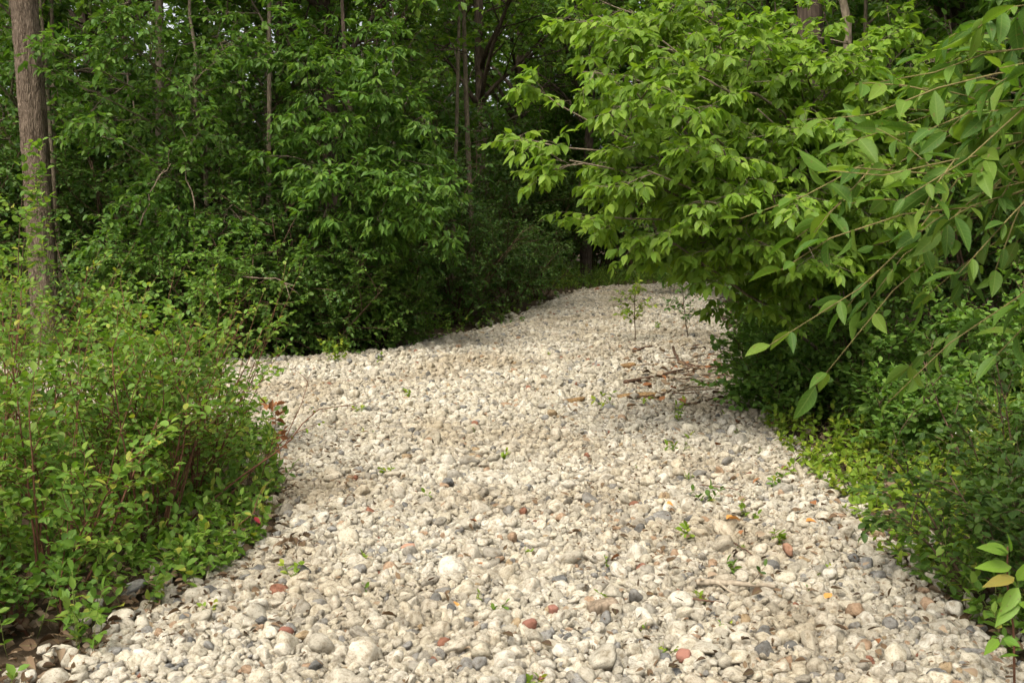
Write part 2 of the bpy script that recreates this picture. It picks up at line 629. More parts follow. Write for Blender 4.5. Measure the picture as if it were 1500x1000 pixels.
def leaves_on(rng, P, m, L, W, t0=0.1, mode='alt', fwd=0.55, down=0.15, flat=0.45, tip=True, jit=0.25, radial=False, lvar=0.2, root=None):
    """leaves along twigs; returns pos, X, N, L, W"""
    B = len(P)
    out = []
    sg = (1, -1) if mode == 'opp' else (1,)
    t = t0 + (1 - t0) * ((np.arange(m)[None] + 0.2 + 0.6 * rng.random((B, m))) / m)
    pos, tan = interp(P, t)
    for q in sg:
        alt = np.broadcast_to((np.arange(m)[None] % 2 == 0), t.shape) if mode == 'alt' else np.full(t.shape, q > 0)
        s = sides(tan, rng, 'radial' if radial else 'flat', alt)
        X = tan * fwd + s * 0.85 + UP * (-down) + rng.normal(0, jit, tan.shape)
        N = UP + rng.normal(0, flat, tan.shape)
        out.append((pos.reshape(-1, 3), X.reshape(-1, 3), N.reshape(-1, 3)))
    if tip:
        e, te = P[:, -1], nrm(P[:, -1] - P[:, -2])
        out.append((e, te + UP * (-down * 0.8) + rng.normal(0, jit, te.shape), UP + rng.normal(0, flat, te.shape)))
    pos, X, N = [np.concatenate([o[i] for o in out]) for i in range(3)]
    Ls = L * rng.uniform(1 - lvar * 1.6, 1 + lvar, len(pos))
    if root is not None:
        root = np.concatenate([np.repeat(root, m)] * len(sg) + ([root] if tip else []))
    return pos, X, N, Ls, Ls * (W / L) * rng.uniform(0.88, 1.12, len(pos)), root


class Plant:
    def __init__(self, seed):
        self.rng = np.random.default_rng(seed)
        self.wood = []
        self.lv = Leaves()

    def add_wood(self, P, root, r0, r1, s):
        K = P.shape[1]
        r0 = np.broadcast_to(r0, len(P))
        r1 = np.broadcast_to(r1, len(P))
        R = r0[:, None] * (1 - np.linspace(0, 1, K)) + r1[:, None] * np.linspace(0, 1, K)
        self.wood.append((P, np.broadcast_to(R, P.shape[:2]), s, np.broadcast_to(root, len(P))))


def build(pl, name, label, cat, base, bark, lmat, kind, mass, parts=0, group=None, woodnames=('stem',), minpx=10, trunk_extra=None):
    """Empty at the base > one mesh per stem or branch, leaves singly where they show, the rest as one foliage part"""
    base = np.asarray(base, float)
    e = link(name, None, None, base)
    e.empty_display_size = 0.2
    tag(e, label, cat, group)
    roots = sorted(set(int(r) for w in pl.wood for r in w[3]))
    stems = {}
    for r in roots:
        Vs, Ts, off = [], [], 0
        for P, R, s, rt in pl.wood:
            k = rt == r
            if not k.any():
                continue
            V, T = tubes(P[k], R[k], s)
            Vs.append(V)
            Ts.append(T + off)
            off += len(V)
        nm = woodnames[0] if r == 0 else woodnames[-1]
        stems[r] = link(nm, mesh_np(nm, np.concatenate(Vs) - base, np.concatenate(Ts), bark), e)
    arr = pl.lv.arrays()
    if arr is not None:
        keep = np.ones(len(arr[0]), bool)
        if parts:
            mid = arr[0] + nrm(arr[1]) * arr[3][:, None] * .5
            px, py, d = project(mid)
            size = arr[3] * F / d
            ok = (px > 5) & (px < 1495) & (py > 5) & (py < 995) & (size >= minpx)
            face = np.abs((nrm(arr[2]) * nrm(CAM - mid)).sum(1))
            near = d - d.min()
            score = np.where(ok, size * (0.5 + 0.5 * face) * np.exp(-near / 0.9), -1)
            idx = np.argsort(-score)[:parts]
            idx = idx[score[idx] > 0]
            for r in np.unique(arr[5][idx]):     # a leaf belongs to the stem or branch it grows on
                sel = idx[arr[5][idx] == r]
                leaf_objects(stems.get(int(r), e), base, [a[sel] for a in arr], kind, lmat, pl.rng)
            keep[idx] = False
        if keep.any():
            sub = [a[keep] for a in arr]
            sub[0] = sub[0] - base
            f = link('foliage', leaf_mesh('foliage', sub, TPL[mass], lmat, pl.rng), e)
            f['kind'] = 'stuff'
    return e


def bez(p0, p1, arch, K, rng, wob=0.03):
    p0, p1 = np.asarray(p0, float), np.asarray(p1, float)
    c = (p0 + p1) / 2 + UP * arch
    t = np.linspace(0, 1, K)[:, None]
    P = (1 - t) ** 2 * p0 + 2 * t * (1 - t) * c + t ** 2 * p1
    L = np.linalg.norm(p1 - p0)
    w = np.cumsum(rng.normal(0, wob * L / math.sqrt(K), (K, 3)), 0)
    w -= w[-1] * t
    return P + w


# ------------------------------------------------------------------ ground and path
PATH = np.array([(2.2, 0.4), (1.9, 4.0), (1.87, 4.74), (2.04, 6.4), (2.1, 8.26), (2.25, 9.85), (2.6, 12.2), (3.2, 16), (3.7, 20), (4.6, 24),
                 (8, 26.4), (8, 29.5), (4.2, 27.6), (2.2, 26.2), (1.6, 25.2), (.67, 21.3), (-.31, 16.5), (-1.03, 15), (-1.6, 13.5), (-2.9, 12.7), (-6, 12.5),
                 (-10, 12.3), (-10, 9.2), (-4, 8.7), (-1.9, 8.5), (-1.43, 6.7), (-1.25, 5.57), (-1.36, 4.83), (-1.54, 4.4), (-1.65, 3.6), (-2.2, 0.4)])


def inside(x, y, poly=PATH):
    r = np.zeros(x.shape, bool)
    n = len(poly)
    for i in range(n):
        x0, y0 = poly[i]
        x1, y1 = poly[(i + 1) % n]
        c = (y0 > y) != (y1 > y)
        with np.errstate(divide='ignore', invalid='ignore'):
            r ^= c & (x < (x1 - x0) * (y - y0) / (y1 - y0 + 1e-12) + x0)
    return r


def edge_dist(x, y, poly=PATH):
    d = np.full(x.shape, 1e9)
    n = len(poly)
    for i in range(n):
        a = poly[i]
        b = poly[(i + 1) % n]
        ab = b - a
        t = np.clip(((x - a[0]) * ab[0] + (y - a[1]) * ab[1]) / (ab @ ab), 0, 1)
        d = np.minimum(d, np.hypot(x - a[0] - t * ab[0], y - a[1] - t * ab[1]))
    return d


def undul(x, y):
    return (0.009 * np.sin(x * 1.7 + y * 0.6) * np.sin(y * 1.1 - x * 0.5 + 1) + 0.006 * np.sin(x * 4.1 + 2) * np.sin(y * 3.3 + x))


def path_h(x, y):
    e = np.where(inside(x, y), edge_dist(x, y), 0)
    s = np.clip(e / 0.4, 0, 1)
    s = s * s * (3 - 2 * s)
    return s * (0.052 + undul(x, y)) + 0.006 * (e > 0)


GRD = 240
gx = np.linspace(-1, 1, GRD)
gx = np.sign(gx) * np.abs(gx) ** 2.2 * 200
gX, gY = np.meshgrid(gx, gx + 12)
ind = inside(gX, gY)
rg = np.random.default_rng(2)
gZ = 0.03 * np.sin(gX * 0.9 + 1) * np.sin(gY * 0.8) - 0.02
gZ += np.clip((np.hypot(gX, gY - 12) - 45) / 155, 0, 1) * 2
gZ = np.where(ind | (edge_dist(gX, gY) < 0.5), -0.03, gZ)
V = np.stack([gX, gY, gZ], -1).reshape(-1, 3)
ii, jj = np.meshgrid(np.arange(GRD - 1), np.arange(GRD - 1), indexing='ij')
q = (ii * GRD + jj).ravel()
Q = np.stack([q, q + 1, q + GRD + 1, q + GRD], -1)
tag(link('ground', mesh_np('ground', V, Q, M['soil'])), 'dark forest floor of soil and leaf litter under the trees', kind='structure')

nx, ny = 190, 300
xs, ys = np.linspace(-10.2, 8.2, nx), np.linspace(0.3, 29.7, ny)
pX, pY = np.meshgrid(xs, ys)
pZ = path_h(pX, pY)
ins = inside(pX, pY)
pZ = np.where(ins, pZ, -0.05)
V = np.stack([pX, pY, pZ], -1).reshape(-1, 3)
ii, jj = np.meshgrid(np.arange(ny - 1), np.arange(nx - 1), indexing='ij')
q = (ii * nx + jj).ravel()
Q = np.stack([q, q + 1, q + nx + 1, q + nx], -1)
Q = Q[ins.ravel()[Q].any(1)]
used = np.unique(Q)
remap = np.zeros(len(V), int)
remap[used] = np.arange(len(used))
path = link('gravel_path', mesh_np('gravel_path', V[used], remap[Q], M['fines']))
tag(path, 'wide pale gravel path curving away into the woods', kind='structure')

# ------------------------------------------------------------------ stones


def ico(level):
    import bmesh
    bm = bmesh.new()
    bmesh.ops.create_icosphere(bm, subdivisions=level, radius=1)
    bm.verts.ensure_lookup_table()
    V = np.array([v.co[:] for v in bm.verts])
    T = np.array([[v.index for v in f.verts] for f in bm.faces])
    bm.free()
    return V, T


ICO3 = ico(3)
srng = np.random.default_rng(11)


def stone_shape(seed, V, hard):
    r = np.random.default_rng(seed)
    npl = r.integers(8, 14)
    n = nrm(r.normal(0, 1, (npl, 3)))
    d = r.uniform(0.48, 0.88, npl)
    dots = V @ n.T
    rr = np.where(dots > 0.05, d / np.maximum(dots, 0.05), 9)
    k = hard
    rad = -np.log(np.exp(-k * np.minimum(rr, 3)).sum(1) + np.exp(-k * 1.0)) / k
    ph = r.uniform(0, 6, 9)
    lump = 0.018 * np.sin(V[:, 0] * 5 + ph[0]) * np.sin(V[:, 1] * 6 + ph[1]) + 0.02 * np.sin(V[:, 2] * 9 + ph[2]) * np.sin(V[:, 0] * 8 + ph[3])
    lump += 0.024 * np.sin(V[:, 0] * 11 + ph[6]) * np.sin(V[:, 1] * 10 + ph[7]) * np.sin(V[:, 2] * 10 + ph[8])
    lump += 0.022 * np.sin(V[:, 1] * 15 + ph[4]) * np.sin(V[:, 2] * 13 + ph[5])
    return V * (rad + lump)[:, None]


ICO2 = ico(2)
stone_me = []
for k in range(22):
    stone_me.append(mesh_np('stone', stone_shape(100 + k, ICO3[0], (40, 60, 90)[k % 3]), ICO3[1], M['stone']))

pts = []


def scatter(sp, x0, x1, y0, y1, rmin, rmax, mean, zoff, keepf=None):
    nx = int((x1 - x0) / sp)
    ny = int((y1 - y0) / (sp * 0.87))
    X, Y = np.meshgrid(np.arange(nx), np.arange(ny))
    x = x0 + (X + 0.5 * (Y % 2)) * sp + srng.uniform(-.42, .42, X.shape) * sp
    y = y0 + Y * sp * 0.87 + srng.uniform(-.42, .42, X.shape) * sp
    x, y = x.ravel(), y.ravel()
    ok = inside(x, y) & (np.abs(x) < y * 0.47 + 1.4)
    if keepf is not None:
        ok &= keepf(x, y)
    x, y = x[ok], y[ok]
    r = np.clip(mean * np.exp(srng.normal(0, 0.33, len(x))), rmin, rmax)
    z = path_h(x, y) + zoff * r + srng.uniform(-.004, .008, len(x))
    pts.append(np.stack([x, y, z, r], 1))


scatter(0.034, -10, 8, 1.8, 9.5, 0.010, 0.04, 0.0185, 0.22)
scatter(0.040, -10, 8, 9.5, 17, 0.011, 0.04, 0.0215, 0.22)
scatter(0.048, -10, 8, 17, 30, 0.013, 0.045, 0.025, 0.22)
scatter(0.060, -10, 8, 1.8, 12, 0.013, 0.046, 0.0210, 0.7)
scatter(0.085, -10, 8, 12, 30, 0.014, 0.045, 0.024, 0.7)
scatter(0.34, -10, 8, 1.8, 30, 0.034, 0.062, 0.042, 0.45)
scatter(0.032, -3, 3, 1.8, 8.5, 0.005, 0.013, 0.009, 0.9)
S = np.concatenate(pts)
# loose stones rolled off the edge of the path
ne = 1900
t = srng.random(ne) * (len(PATH) - 1)
i = t.astype(int)
e0, e1 = PATH[i], PATH[(i + 1) % len(PATH)]
pe = e0 + (e1 - e0) * (t - i)[:, None] + srng.normal(0, .17, (ne, 2))
oke = (np.abs(pe[:, 0]) < pe[:, 1] * 0.47 + 1.4) & (pe[:, 1] > 1.6)
pe = pe[oke]
re = np.clip(0.03 * np.exp(srng.normal(0, .3, len(pe))), .012, .06)
S = np.concatenate([S, np.stack([pe[:, 0], pe[:, 1], path_h(pe[:, 0], pe[:, 1]) + re * .25, re], 1)])
nS = len(S)
idx = srng.integers(0, len(stone_me), nS)
rot = np.stack([srng.uniform(-.8, .8, nS), srng.uniform(-.8, .8, nS), srng.uniform(0, 6.283, nS)], 1)
scl = S[:, 3:4] * np.stack([srng.uniform(1.0, 1.4, nS), srng.uniform(0.9, 1.15, nS), srng.uniform(0.7, 1.05, nS)], 1)
px, py, d = project(S[:, :3])
size = np.where((px > 0) & (px < 1500) & (py > 0) & (py < 1000), S[:, 3] * F / d, 0)
order = np.argsort(-size)
big = order[:300]
for i in big:
    o = bpy.data.objects.new('stone', stone_me[idx[i]])
    o.location = S[i, :3]
    o.rotation_euler = rot[i]
    o.scale = scl[i]
    o.parent = path
    col.objects.link(o)
rest = order[300:]
pm = bpy.data.meshes.new('gravel')
pm.vertices.add(len(rest))
pm.vertices.foreach_set('co', S[rest, :3].astype(np.float32).ravel())
for nm, ty, val in (('rot', 'FLOAT_VECTOR', rot[rest]), ('scl', 'FLOAT_VECTOR', scl[rest])):
    pm.attributes.new(nm, ty, 'POINT').data.foreach_set('vector', val.astype(np.float32).ravel())
pm.attributes.new('pick', 'INT', 'POINT').data.foreach_set('value', idx[rest].astype(np.int32))
gravel = link('gravel', pm, path)
gravel['kind'] = 'stuff'
src = bpy.data.collections.new('stone_shapes')
for k, me in enumerate(stone_me):
    src.objects.link(bpy.data.objects.new('stone_shape', me))
ng = bpy.data.node_groups.new('scatter stones', 'GeometryNodeTree')
ng.interface.new_socket('Geometry', in_out='INPUT', socket_type='NodeSocketGeometry')
ng.interface.new_socket('Geometry', in_out='OUTPUT', socket_type='NodeSocketGeometry')
gi, go = ng.nodes.new('NodeGroupInput'), ng.nodes.new('NodeGroupOutput')
m2p = ng.nodes.new('GeometryNodeMeshToPoints')
iop = ng.nodes.new('GeometryNodeInstanceOnPoints')
ci = ng.nodes.new('GeometryNodeCollectionInfo')
ci.inputs['Collection'].default_value = src
ci.inputs['Separate Children'].default_value = True
ci.inputs['Reset Children'].default_value = True


def named(nm, ty):
    a = ng.nodes.new('GeometryNodeInputNamedAttribute')
    a.data_type = ty
    a.inputs['Name'].default_value = nm
    return a.outputs['Attribute']


L_ = ng.links.new
L_(gi.outputs[0], m2p.inputs['Mesh'])
L_(m2p.outputs[0], iop.inputs['Points'])
L_(ci.outputs[0], iop.inputs['Instance'])
iop.inputs['Pick Instance'].default_value = True
L_(named('pick', 'INT'), iop.inputs['Instance Index'])
e2r = ng.nodes.new('FunctionNodeEulerToRotation')
L_(named('rot', 'FLOAT_VECTOR'), e2r.inputs[0])
L_(e2r.outputs[0], iop.inputs['Rotation'])
L_(named('scl', 'FLOAT_VECTOR'), iop.inputs['Scale'])
L_(iop.outputs[0], go.inputs[0])
gravel.modifiers.new('scatter', 'NODES').node_group = ng

# ------------------------------------------------------------------ woodland trees (trunk > crown above the frame)


def trunk_mesh(H, r0, r1, lean, seed, mat, sides_=22, K=40, ridge=0.05, curve=0.1):
    r = np.random.default_rng(seed)
    t = np.linspace(0, 1, K)
    P = np.zeros((1, K, 3))
    P[0, :, 0] = lean[0] * t + curve * np.sin(t * 3 + seed) * t
    P[0, :, 1] = lean[1] * t + curve * np.cos(t * 2.3 + seed) * t - curve * t
    P[0, :, 2] = t * H - 0.1
    R = r0 * (1 - t) + r1 * t + r0 * 0.45 * np.exp(-t * H / 0.25)
    V, T = tubes(P, R[None], sides_)
    ax = np.repeat(P[0], sides_, 0)
    d = V - ax
    a = np.tile(np.arange(sides_), K)
    zz = ax[:, 2]
    k = 1 + ridge * np.sin(a * 2 * np.pi / sides_ * 7 + zz * 1.3) + ridge * r.normal(0, .6, len(V))
    V = ax + d * k[:, None]
    return V, T, P


def crown_tree(seed, H, r0, z0, rad, n_limb, leafL, lmat, bark, lean=(0, 0), dens=1.0, kind='diamond', sides_=12):
    """prototype at the origin: trunk with limbs, crown from z0 to H"""
    pl = Plant(seed)
    rng = pl.rng
    V, T, P = trunk_mesh(H * .92, r0, r0 * .25, lean, seed, bark, sides_)
    Pt = P[:, ::4]
    L1, r1 = sprout(rng, np.repeat(Pt, n_limb, 0), np.zeros(n_limb, int), 1, z0 / H, 0.98, rad * 1.15, 65, 'radial', 0.35, 0.07, 0.10, 7, 0.35)
    L2, r2 = sprout(rng, L1, r1, 7, 0.2, 1.0, rad * .5, 55, 'radial', 0.1, 0.08, 0.14, 5, 0.3)
    L3, r3 = sprout(rng, L2, r2, int(6 * dens), 0.15, 1.0, rad * .22, 55, 'radial', 0.05, 0.12, 0.15, 4, 0.3)
    Vs, Ts = [V], [T]
    off = len(V)
    for Q, ra, rb, s in ((L1, r0 * .35, .012, 6), (L2, .018, .006, 4), (L3, .006, .003, 3)):
        R = np.linspace(ra, rb, Q.shape[1])[None].repeat(len(Q), 0)
        v, tt = tubes(Q, R, s)
        Vs.append(v)
        Ts.append(tt + off)
        off += len(v)
    e = link('tree', None)
    link('trunk', mesh_np('trunk', np.concatenate(Vs), np.concatenate(Ts), bark), e)
    arr = leaves_on(rng, L3, 5, leafL, leafL * .58, 0.1, 'opp', 0.5, 0.45, 0.5)
    f = link('crown', leaf_mesh('crown', list(arr), TPL[kind], lmat, rng), e)
    f['kind'] = 'stuff'
    return e


def place(proto, first, loc, rz, s, name, label, cat, group):
    o = proto if first else copy_tree(proto)
    o.name = name
    o.location = loc
    o.rotation_euler = (0, 0, rz)
    o.scale = (s, s, s)
    tag(o, label, cat, group)
    return o


# ----- understory mass: bushes along the edge of the wood


def bush_proto(seed, H, rad, nst, leafL, lmat, bark, kind='soval', n1=9, n2=7, n3=6, asp=.62, opp='opp', droop=.05):
    pl = Plant(seed)
    rng = pl.rng
    az = rng.uniform(0, 2 * np.pi, nst)
    tilt = rng.uniform(0.1, 1.0, nst)
    d = np.stack([np.cos(az) * tilt * rad / H * 1.2, np.sin(az) * tilt * rad / H * 1.2, np.ones(nst)], 1)
    p0 = np.stack([np.cos(az), np.sin(az), np.zeros(nst)], 1) * .12 * tilt[:, None]
    S1 = walk(rng, p0, d, H * rng.uniform(.75, 1.05, nst), 8, 0.03, 0.07)
    root = np.arange(nst)
    S2, r2 = sprout(rng, S1, root, n1, 0.10, 1.0, rad * .75, 60, 'radial', 0.12, droop, 0.12, 6, 0.35)
    S3, r3 = sprout(rng, S2, r2, n2, 0.15, 1.0, rad * .28, 55, 'radial', 0.1, droop, 0.15, 4, 0.3)
    pl.add_wood(S1, root, .018, .005, 6)
    pl.add_wood(S2, r2, .006, .003, 4)
    pl.add_wood(S3, r3, .003, .0015, 3)
    pl.lv.add(*leaves_on(rng, S3, n3, leafL, leafL * asp, 0.05, opp, 0.5, 0.2, 0.5))
    return build(pl, 'bush', None, None, (0, 0, 0), bark, lmat, kind, kind)


tree_a = crown_tree(31, 11, .15, 4.2, 3.2, 15, .15, M['leaf_wood'], M['bark_dark'], (0.4, 0.2))
tree_c = crown_tree(33, 6, .05, 1.1, 1.9, 15, .12, M['leaf_ash'], M['bark_thin'], (0.3, -0.2), kind='simple')

tree_d = crown_tree(34, 11, .055, 6.3, 2.0, 12, .14, M['leaf_wood'], M['bark_thin'], (0.5, 0.1))

bush_a = bush_proto(41, 2.1, 1.25, 9, .058, M['leaf_edge'], M['twig'])
bush_b = bush_proto(42, 3.2, 1.5, 10, .075, M['leaf_edge'], M['twig'], n1=10)
bush_c = bush_proto(43, 1.3, 0.95, 9, .05, M['leaf_edge'], M['twig'], n1=7)

bush_d = bush_proto(44, 3.2, 1.6, 10, .08, M['leaf_dark'], M['twig'], n1=10)  # darker leaf colour puts the shade of the deep wood into these bushes

bush_e = bush_proto(45, 1.35, 0.95, 9, .056, M['leaf_thick'], M['twig'], n1=9)

rngp = np.random.default_rng(77)
# (x, y, scale, label); the edge of the wood on the left, then behind it
edge = [
    (bush_a, -2.75, 13.6, 0.95, 'rounded small-leaved bush at the corner where the gravel bends behind the left shrubs'),
    (bush_e, -2.35, 13.15, 1.0, 'bright low bush bulging over the gravel edge left of the dark hollow'),
    (bush_e, -3.35, 13.05, 1.15, 'bright low bush under the pale bare branch'),
    (bush_e, -4.9, 13.0, 1.1, 'bright low bush at the foot of the big left trunk on its right side'),
    (bush_e, -1.75, 14.3, 0.75, 'small bright bush at the edge of the dark hollow'),
    (bush_a, -4.5, 13.4, 1.0, 'leafy edge bush just right of the big left trunk'),
    (bush_c, -1.95, 14.6, 1.0, 'low dark bush tucked beneath the drooping branch at the left path edge'),
    (bush_b, -1.7, 17.0, 0.85, 'dark shaded bush left of the path behind the drooping branch'),
    (bush_a, -0.9, 17.6, 0.92, 'dark rounded bush on the left path edge below the thin pale trunk'),
    (bush_a, -0.1, 20.0, 0.92, 'dark bush on the left path edge where the path narrows'),
    (bush_b, -0.9, 21.5, 0.9, 'tall dark bush behind the foot of the thin pale trunk'),
    (bush_c, 0.55, 23.2, 1.0, 'low rounded bush at the far left end of the visible gravel'),
    (bush_b, -7.4, 14.0, 1.0, 'leafy bush left of the big trunk at the frame edge'),
    (bush_b, -5.6, 15.2, 1.0, 'tall leafy bush between the big left trunk and the thin grey trunk'),
    (bush_b, -3.6, 15.4, 1.05, 'tall bush in front of the thin brown trunk on the left'),
]
used_p = set()
for pr, x, y, s, lab in edge:
    place(pr, id(pr) not in used_p, (x, y, -0.03), rngp.uniform(0, 6.28), s, 'bush', lab, 'bush', 'bushes along the left edge of the wood')
    used_p.add(id(pr))
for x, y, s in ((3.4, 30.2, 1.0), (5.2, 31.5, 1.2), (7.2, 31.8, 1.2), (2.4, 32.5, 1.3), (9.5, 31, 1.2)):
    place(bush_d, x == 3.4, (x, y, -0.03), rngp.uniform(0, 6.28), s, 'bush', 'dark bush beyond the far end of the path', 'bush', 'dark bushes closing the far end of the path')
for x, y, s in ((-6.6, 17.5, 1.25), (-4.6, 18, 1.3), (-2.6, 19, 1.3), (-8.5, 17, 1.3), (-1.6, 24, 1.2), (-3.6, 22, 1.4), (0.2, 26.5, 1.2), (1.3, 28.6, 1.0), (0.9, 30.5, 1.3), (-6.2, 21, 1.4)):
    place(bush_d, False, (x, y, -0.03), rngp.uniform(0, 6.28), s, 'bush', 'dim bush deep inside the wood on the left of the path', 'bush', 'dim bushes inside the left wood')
redge = [
    (bush_a, 3.35, 11.6, 0.8, 'dark bush under the bright overhanging tree beside the fallen sticks'),
    (bush_a, 4.0, 14.0, 0.9, 'dark bush on the right path edge behind the two thin saplings'),
    (bush_a, 4.4, 17.0, 0.9, 'dark bush far along the right path edge behind the bright tree'),
    (bush_b, 5.0, 20.0, 0.85, 'tall dark bush on the right where the path turns out of sight'),
    (bush_b, 4.9, 11.5, 0.9, 'tall dark bush behind the trunk of the bright tree'),
    (bush_b, 6.0, 9.6, 0.95, 'tall bush at the right frame edge behind the long-leaved branch'),
    (bush_b, 7.0, 12.5, 1.2, 'tall bush deep in the wood on the right'),
    (bush_b, 6.6, 16.0, 1.2, 'dim bush in the wood right of the path bend'),
]
for pr, x, y, s, lab in redge:
    place(pr, False, (x, y, -0.03), rngp.uniform(0, 6.28), s, 'bush', lab, 'bush', 'bushes on the right side of the path')

tl = [
    (tree_a, -2.65, 16.4, 1.0, 'tree with a dark trunk rising behind the drooping left foliage', 'tree'),
    (tree_d, -4.95, 15.2, 1.3, 'tree with a brown trunk in the upper left, right of the big trunk', 'tree'),
    (tree_d, -6.3, 15.0, 0.75, 'thin grey sapling trunk just right of the big left trunk', 'tree'),
    (tree_d, -0.62, 18.6, 1.0, 'slender tree with a thin bare brown trunk left of the dark path opening', 'tree'),
    (tree_d, -1.05, 18.2, 0.8, 'very thin pale tree just left of the slender bare trunk', 'tree'),
    (tree_d, -5.9, 14.4, 0.7, 'thin pale tree standing close beside the big left trunk', 'tree'),
    (tree_d, -3.4, 15.0, 0.8, 'slim pale tree among the leaves left of the drooping tree', 'tree'),
    (tree_d, -1.7, 16.2, 0.6, 'slim pale tree showing through the drooping foliage', 'tree'),
    (tree_c, -3.9, 16.4, 1.0, 'young leafy tree in the middle of the left wood', 'tree'),
    (tree_c, -7.0, 15.8, 1.05, 'young leafy tree behind the big left trunk', 'tree'),
    (tree_c, -2.6, 20.5, 1.0, 'young leafy tree right of the dark trunk in the left wood', 'tree'),
    (tree_a, 2.98, 10.6, 1.05, 'stout tree with a furrowed trunk above the bright overhanging foliage', 'tree'),
    (tree_a, 4.9, 12.8, 1.0, 'dark-trunked tree in the upper right wood', 'tree'),
    (tree_c, 5.4, 9.8, 1.0, 'young leafy tree in the upper right behind the long-leaved branch', 'tree'),
    (tree_c, 4.2, 12.6, 1.0, 'young leafy tree behind the bright overhanging tree', 'tree'),
]
used_p = set()
for pr, x, y, s, lab, nm in tl:
    place(pr, id(pr) not in used_p, (x, y, -0.03), rngp.uniform(0, 6.28), s, nm, lab, 'tree', 'trees at the edge of the wood')
    used_p.add(id(pr))
for x, y, s, pr in ((-9, 16, 1.1, tree_a), (-7.5, 20.5, 1.1, tree_a), (-4.3, 21, 1.0, tree_a), (-2.6, 25, 1.1, tree_a), (0, 30, 1.1, tree_a),
                    (-9.5, 23, 1.1, tree_c), (-5.5, 24, 1.2, tree_c), (-1.2, 28, 1.2, tree_c)):
    place(pr, False, (x, y, -0.03), rngp.uniform(0, 6.28), s, 'tree', 'shaded tree deep in the wood on the left', 'tree', 'shaded trees deep in the left wood')
for x, y, s, pr in ((-0.6, 24.2, 1.1, tree_a), (6.2, 24.4, 1.1, tree_a), (2.0, 29.8, 1.1, tree_a), (4.4, 32.5, 1.1, tree_a), (1.2, 31.5, 1.1, tree_c), (0.2, 34, 1.3, tree_c), (2.6, 35.5, 1.4, tree_c), (3.9, 36, 1.2, tree_a), (1.6, 37.5, 1.2, tree_a), (3.0, 33.5, 1.1, tree_a), (6.5, 33, 1.1, tree_a), (5.0, 30.8, 1.0, tree_c), (7, 22, 1.0, tree_a), (9.5, 28, 1.1, tree_a)):  # some of these added so their overhanging crowns shade the far end
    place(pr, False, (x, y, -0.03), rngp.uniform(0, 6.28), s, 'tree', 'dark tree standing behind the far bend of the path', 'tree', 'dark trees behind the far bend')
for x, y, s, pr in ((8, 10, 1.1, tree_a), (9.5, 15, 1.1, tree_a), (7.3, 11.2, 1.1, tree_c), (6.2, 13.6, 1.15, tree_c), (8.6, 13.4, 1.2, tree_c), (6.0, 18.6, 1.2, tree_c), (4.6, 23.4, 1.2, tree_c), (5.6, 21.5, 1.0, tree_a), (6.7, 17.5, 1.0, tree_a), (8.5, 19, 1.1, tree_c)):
    place(pr, False, (x, y, -0.03), rngp.uniform(0, 6.28), s, 'tree', 'shaded tree deep in the wood on the right', 'tree', 'shaded trees deep in the right wood')

# the big trunk on the left
V, T, P = trunk_mesh(11, .165, .12, (-0.35, 0.1), 7, None, 40, 110, 0.035, 0.12)
big_tree = link('big_tree', None, None, (-5.55, 13.0, 0))
tag(big_tree, 'big tree with a thick grey-brown bare trunk at the left edge', 'tree', 'trees at the edge of the wood')
link('trunk', mesh_np('trunk', V, T, M['bark_main']), big_tree)
pl = Plant(9)
L1, r1 = sprout(pl.rng, np.repeat(P[:, ::6], 12, 0), np.arange(1, 13), 1, 0.5, 0.98, 3.4, 65, 'radial', 0.4, 0.06, 0.1, 7, 0.3)
L2, r2 = sprout(pl.rng, L1, r1, 7, 0.2, 1, 1.6, 55, 'radial', 0.1, 0.08, 0.14, 5, 0.3)
L3, r3 = sprout(pl.rng, L2, r2, 6, 0.15, 1, 0.7, 55, 'radial', 0.05, 0.1, 0.15, 4, 0.3)
for k in range(12):
    sel = [(L1[k:k + 1], .06, .012, 6), (L2[r2 == k + 1], .018, .006, 4), (L3[r3 == k + 1], .006, .003, 3)]
    Vs, Ts, off = [], [], 0
    for Q, ra, rb, s in sel:
        v, tt = tubes(Q, np.linspace(ra, rb, Q.shape[1])[None].repeat(len(Q), 0), s)
        Vs.append(v); Ts.append(tt + off); off += len(v)
    link('branch', mesh_np('branch', np.concatenate(Vs), np.concatenate(Ts), M['bark_dark']), big_tree)
f = link('crown', leaf_mesh('crown', list(leaves_on(pl.rng, L3, 5, .14, .08, .1, 'opp', .5, .4, .5)), TPL['diamond'], M['leaf_wood'], pl.rng), big_tree)
f['kind'] = 'stuff'

# far wood: one mass of leaves closing the view
fr = np.random.default_rng(3)
nc = 4200
ang = fr.uniform(-0.75, 0.85, nc)
rad = fr.uniform(34, 42, nc)
zc = fr.uniform(0, 14, nc) ** 1.0
cc = np.stack([np.sin(ang) * rad, np.cos(ang) * rad, zc], 1)
per = 55
pos = (cc[:, None] + fr.normal(0, 1, (nc, per, 3)) * np.array([.8, .8, .55])).reshape(-1, 3)
pos[:, 2] = np.maximum(pos[:, 2], 0.05)
n = len(pos)
X = fr.normal(0, 1, (n, 3)) * np.array([1, 1, .4]) + np.array([0, 0, -.4])
N = fr.normal(0, .5, (n, 3)) + UP
Ls = fr.uniform(.18, .30, n)
far = link('far_wood', leaf_mesh('far_wood', [pos, X, N, Ls, Ls * .6], TPL['diamond'], M['leaf_wood'], fr))
tag(far, 'distant wood closing the view behind the trees', 'wood', kind='stuff')

# ------------------------------------------------------------------ left: tree with drooping compound leaves over the dark hollow


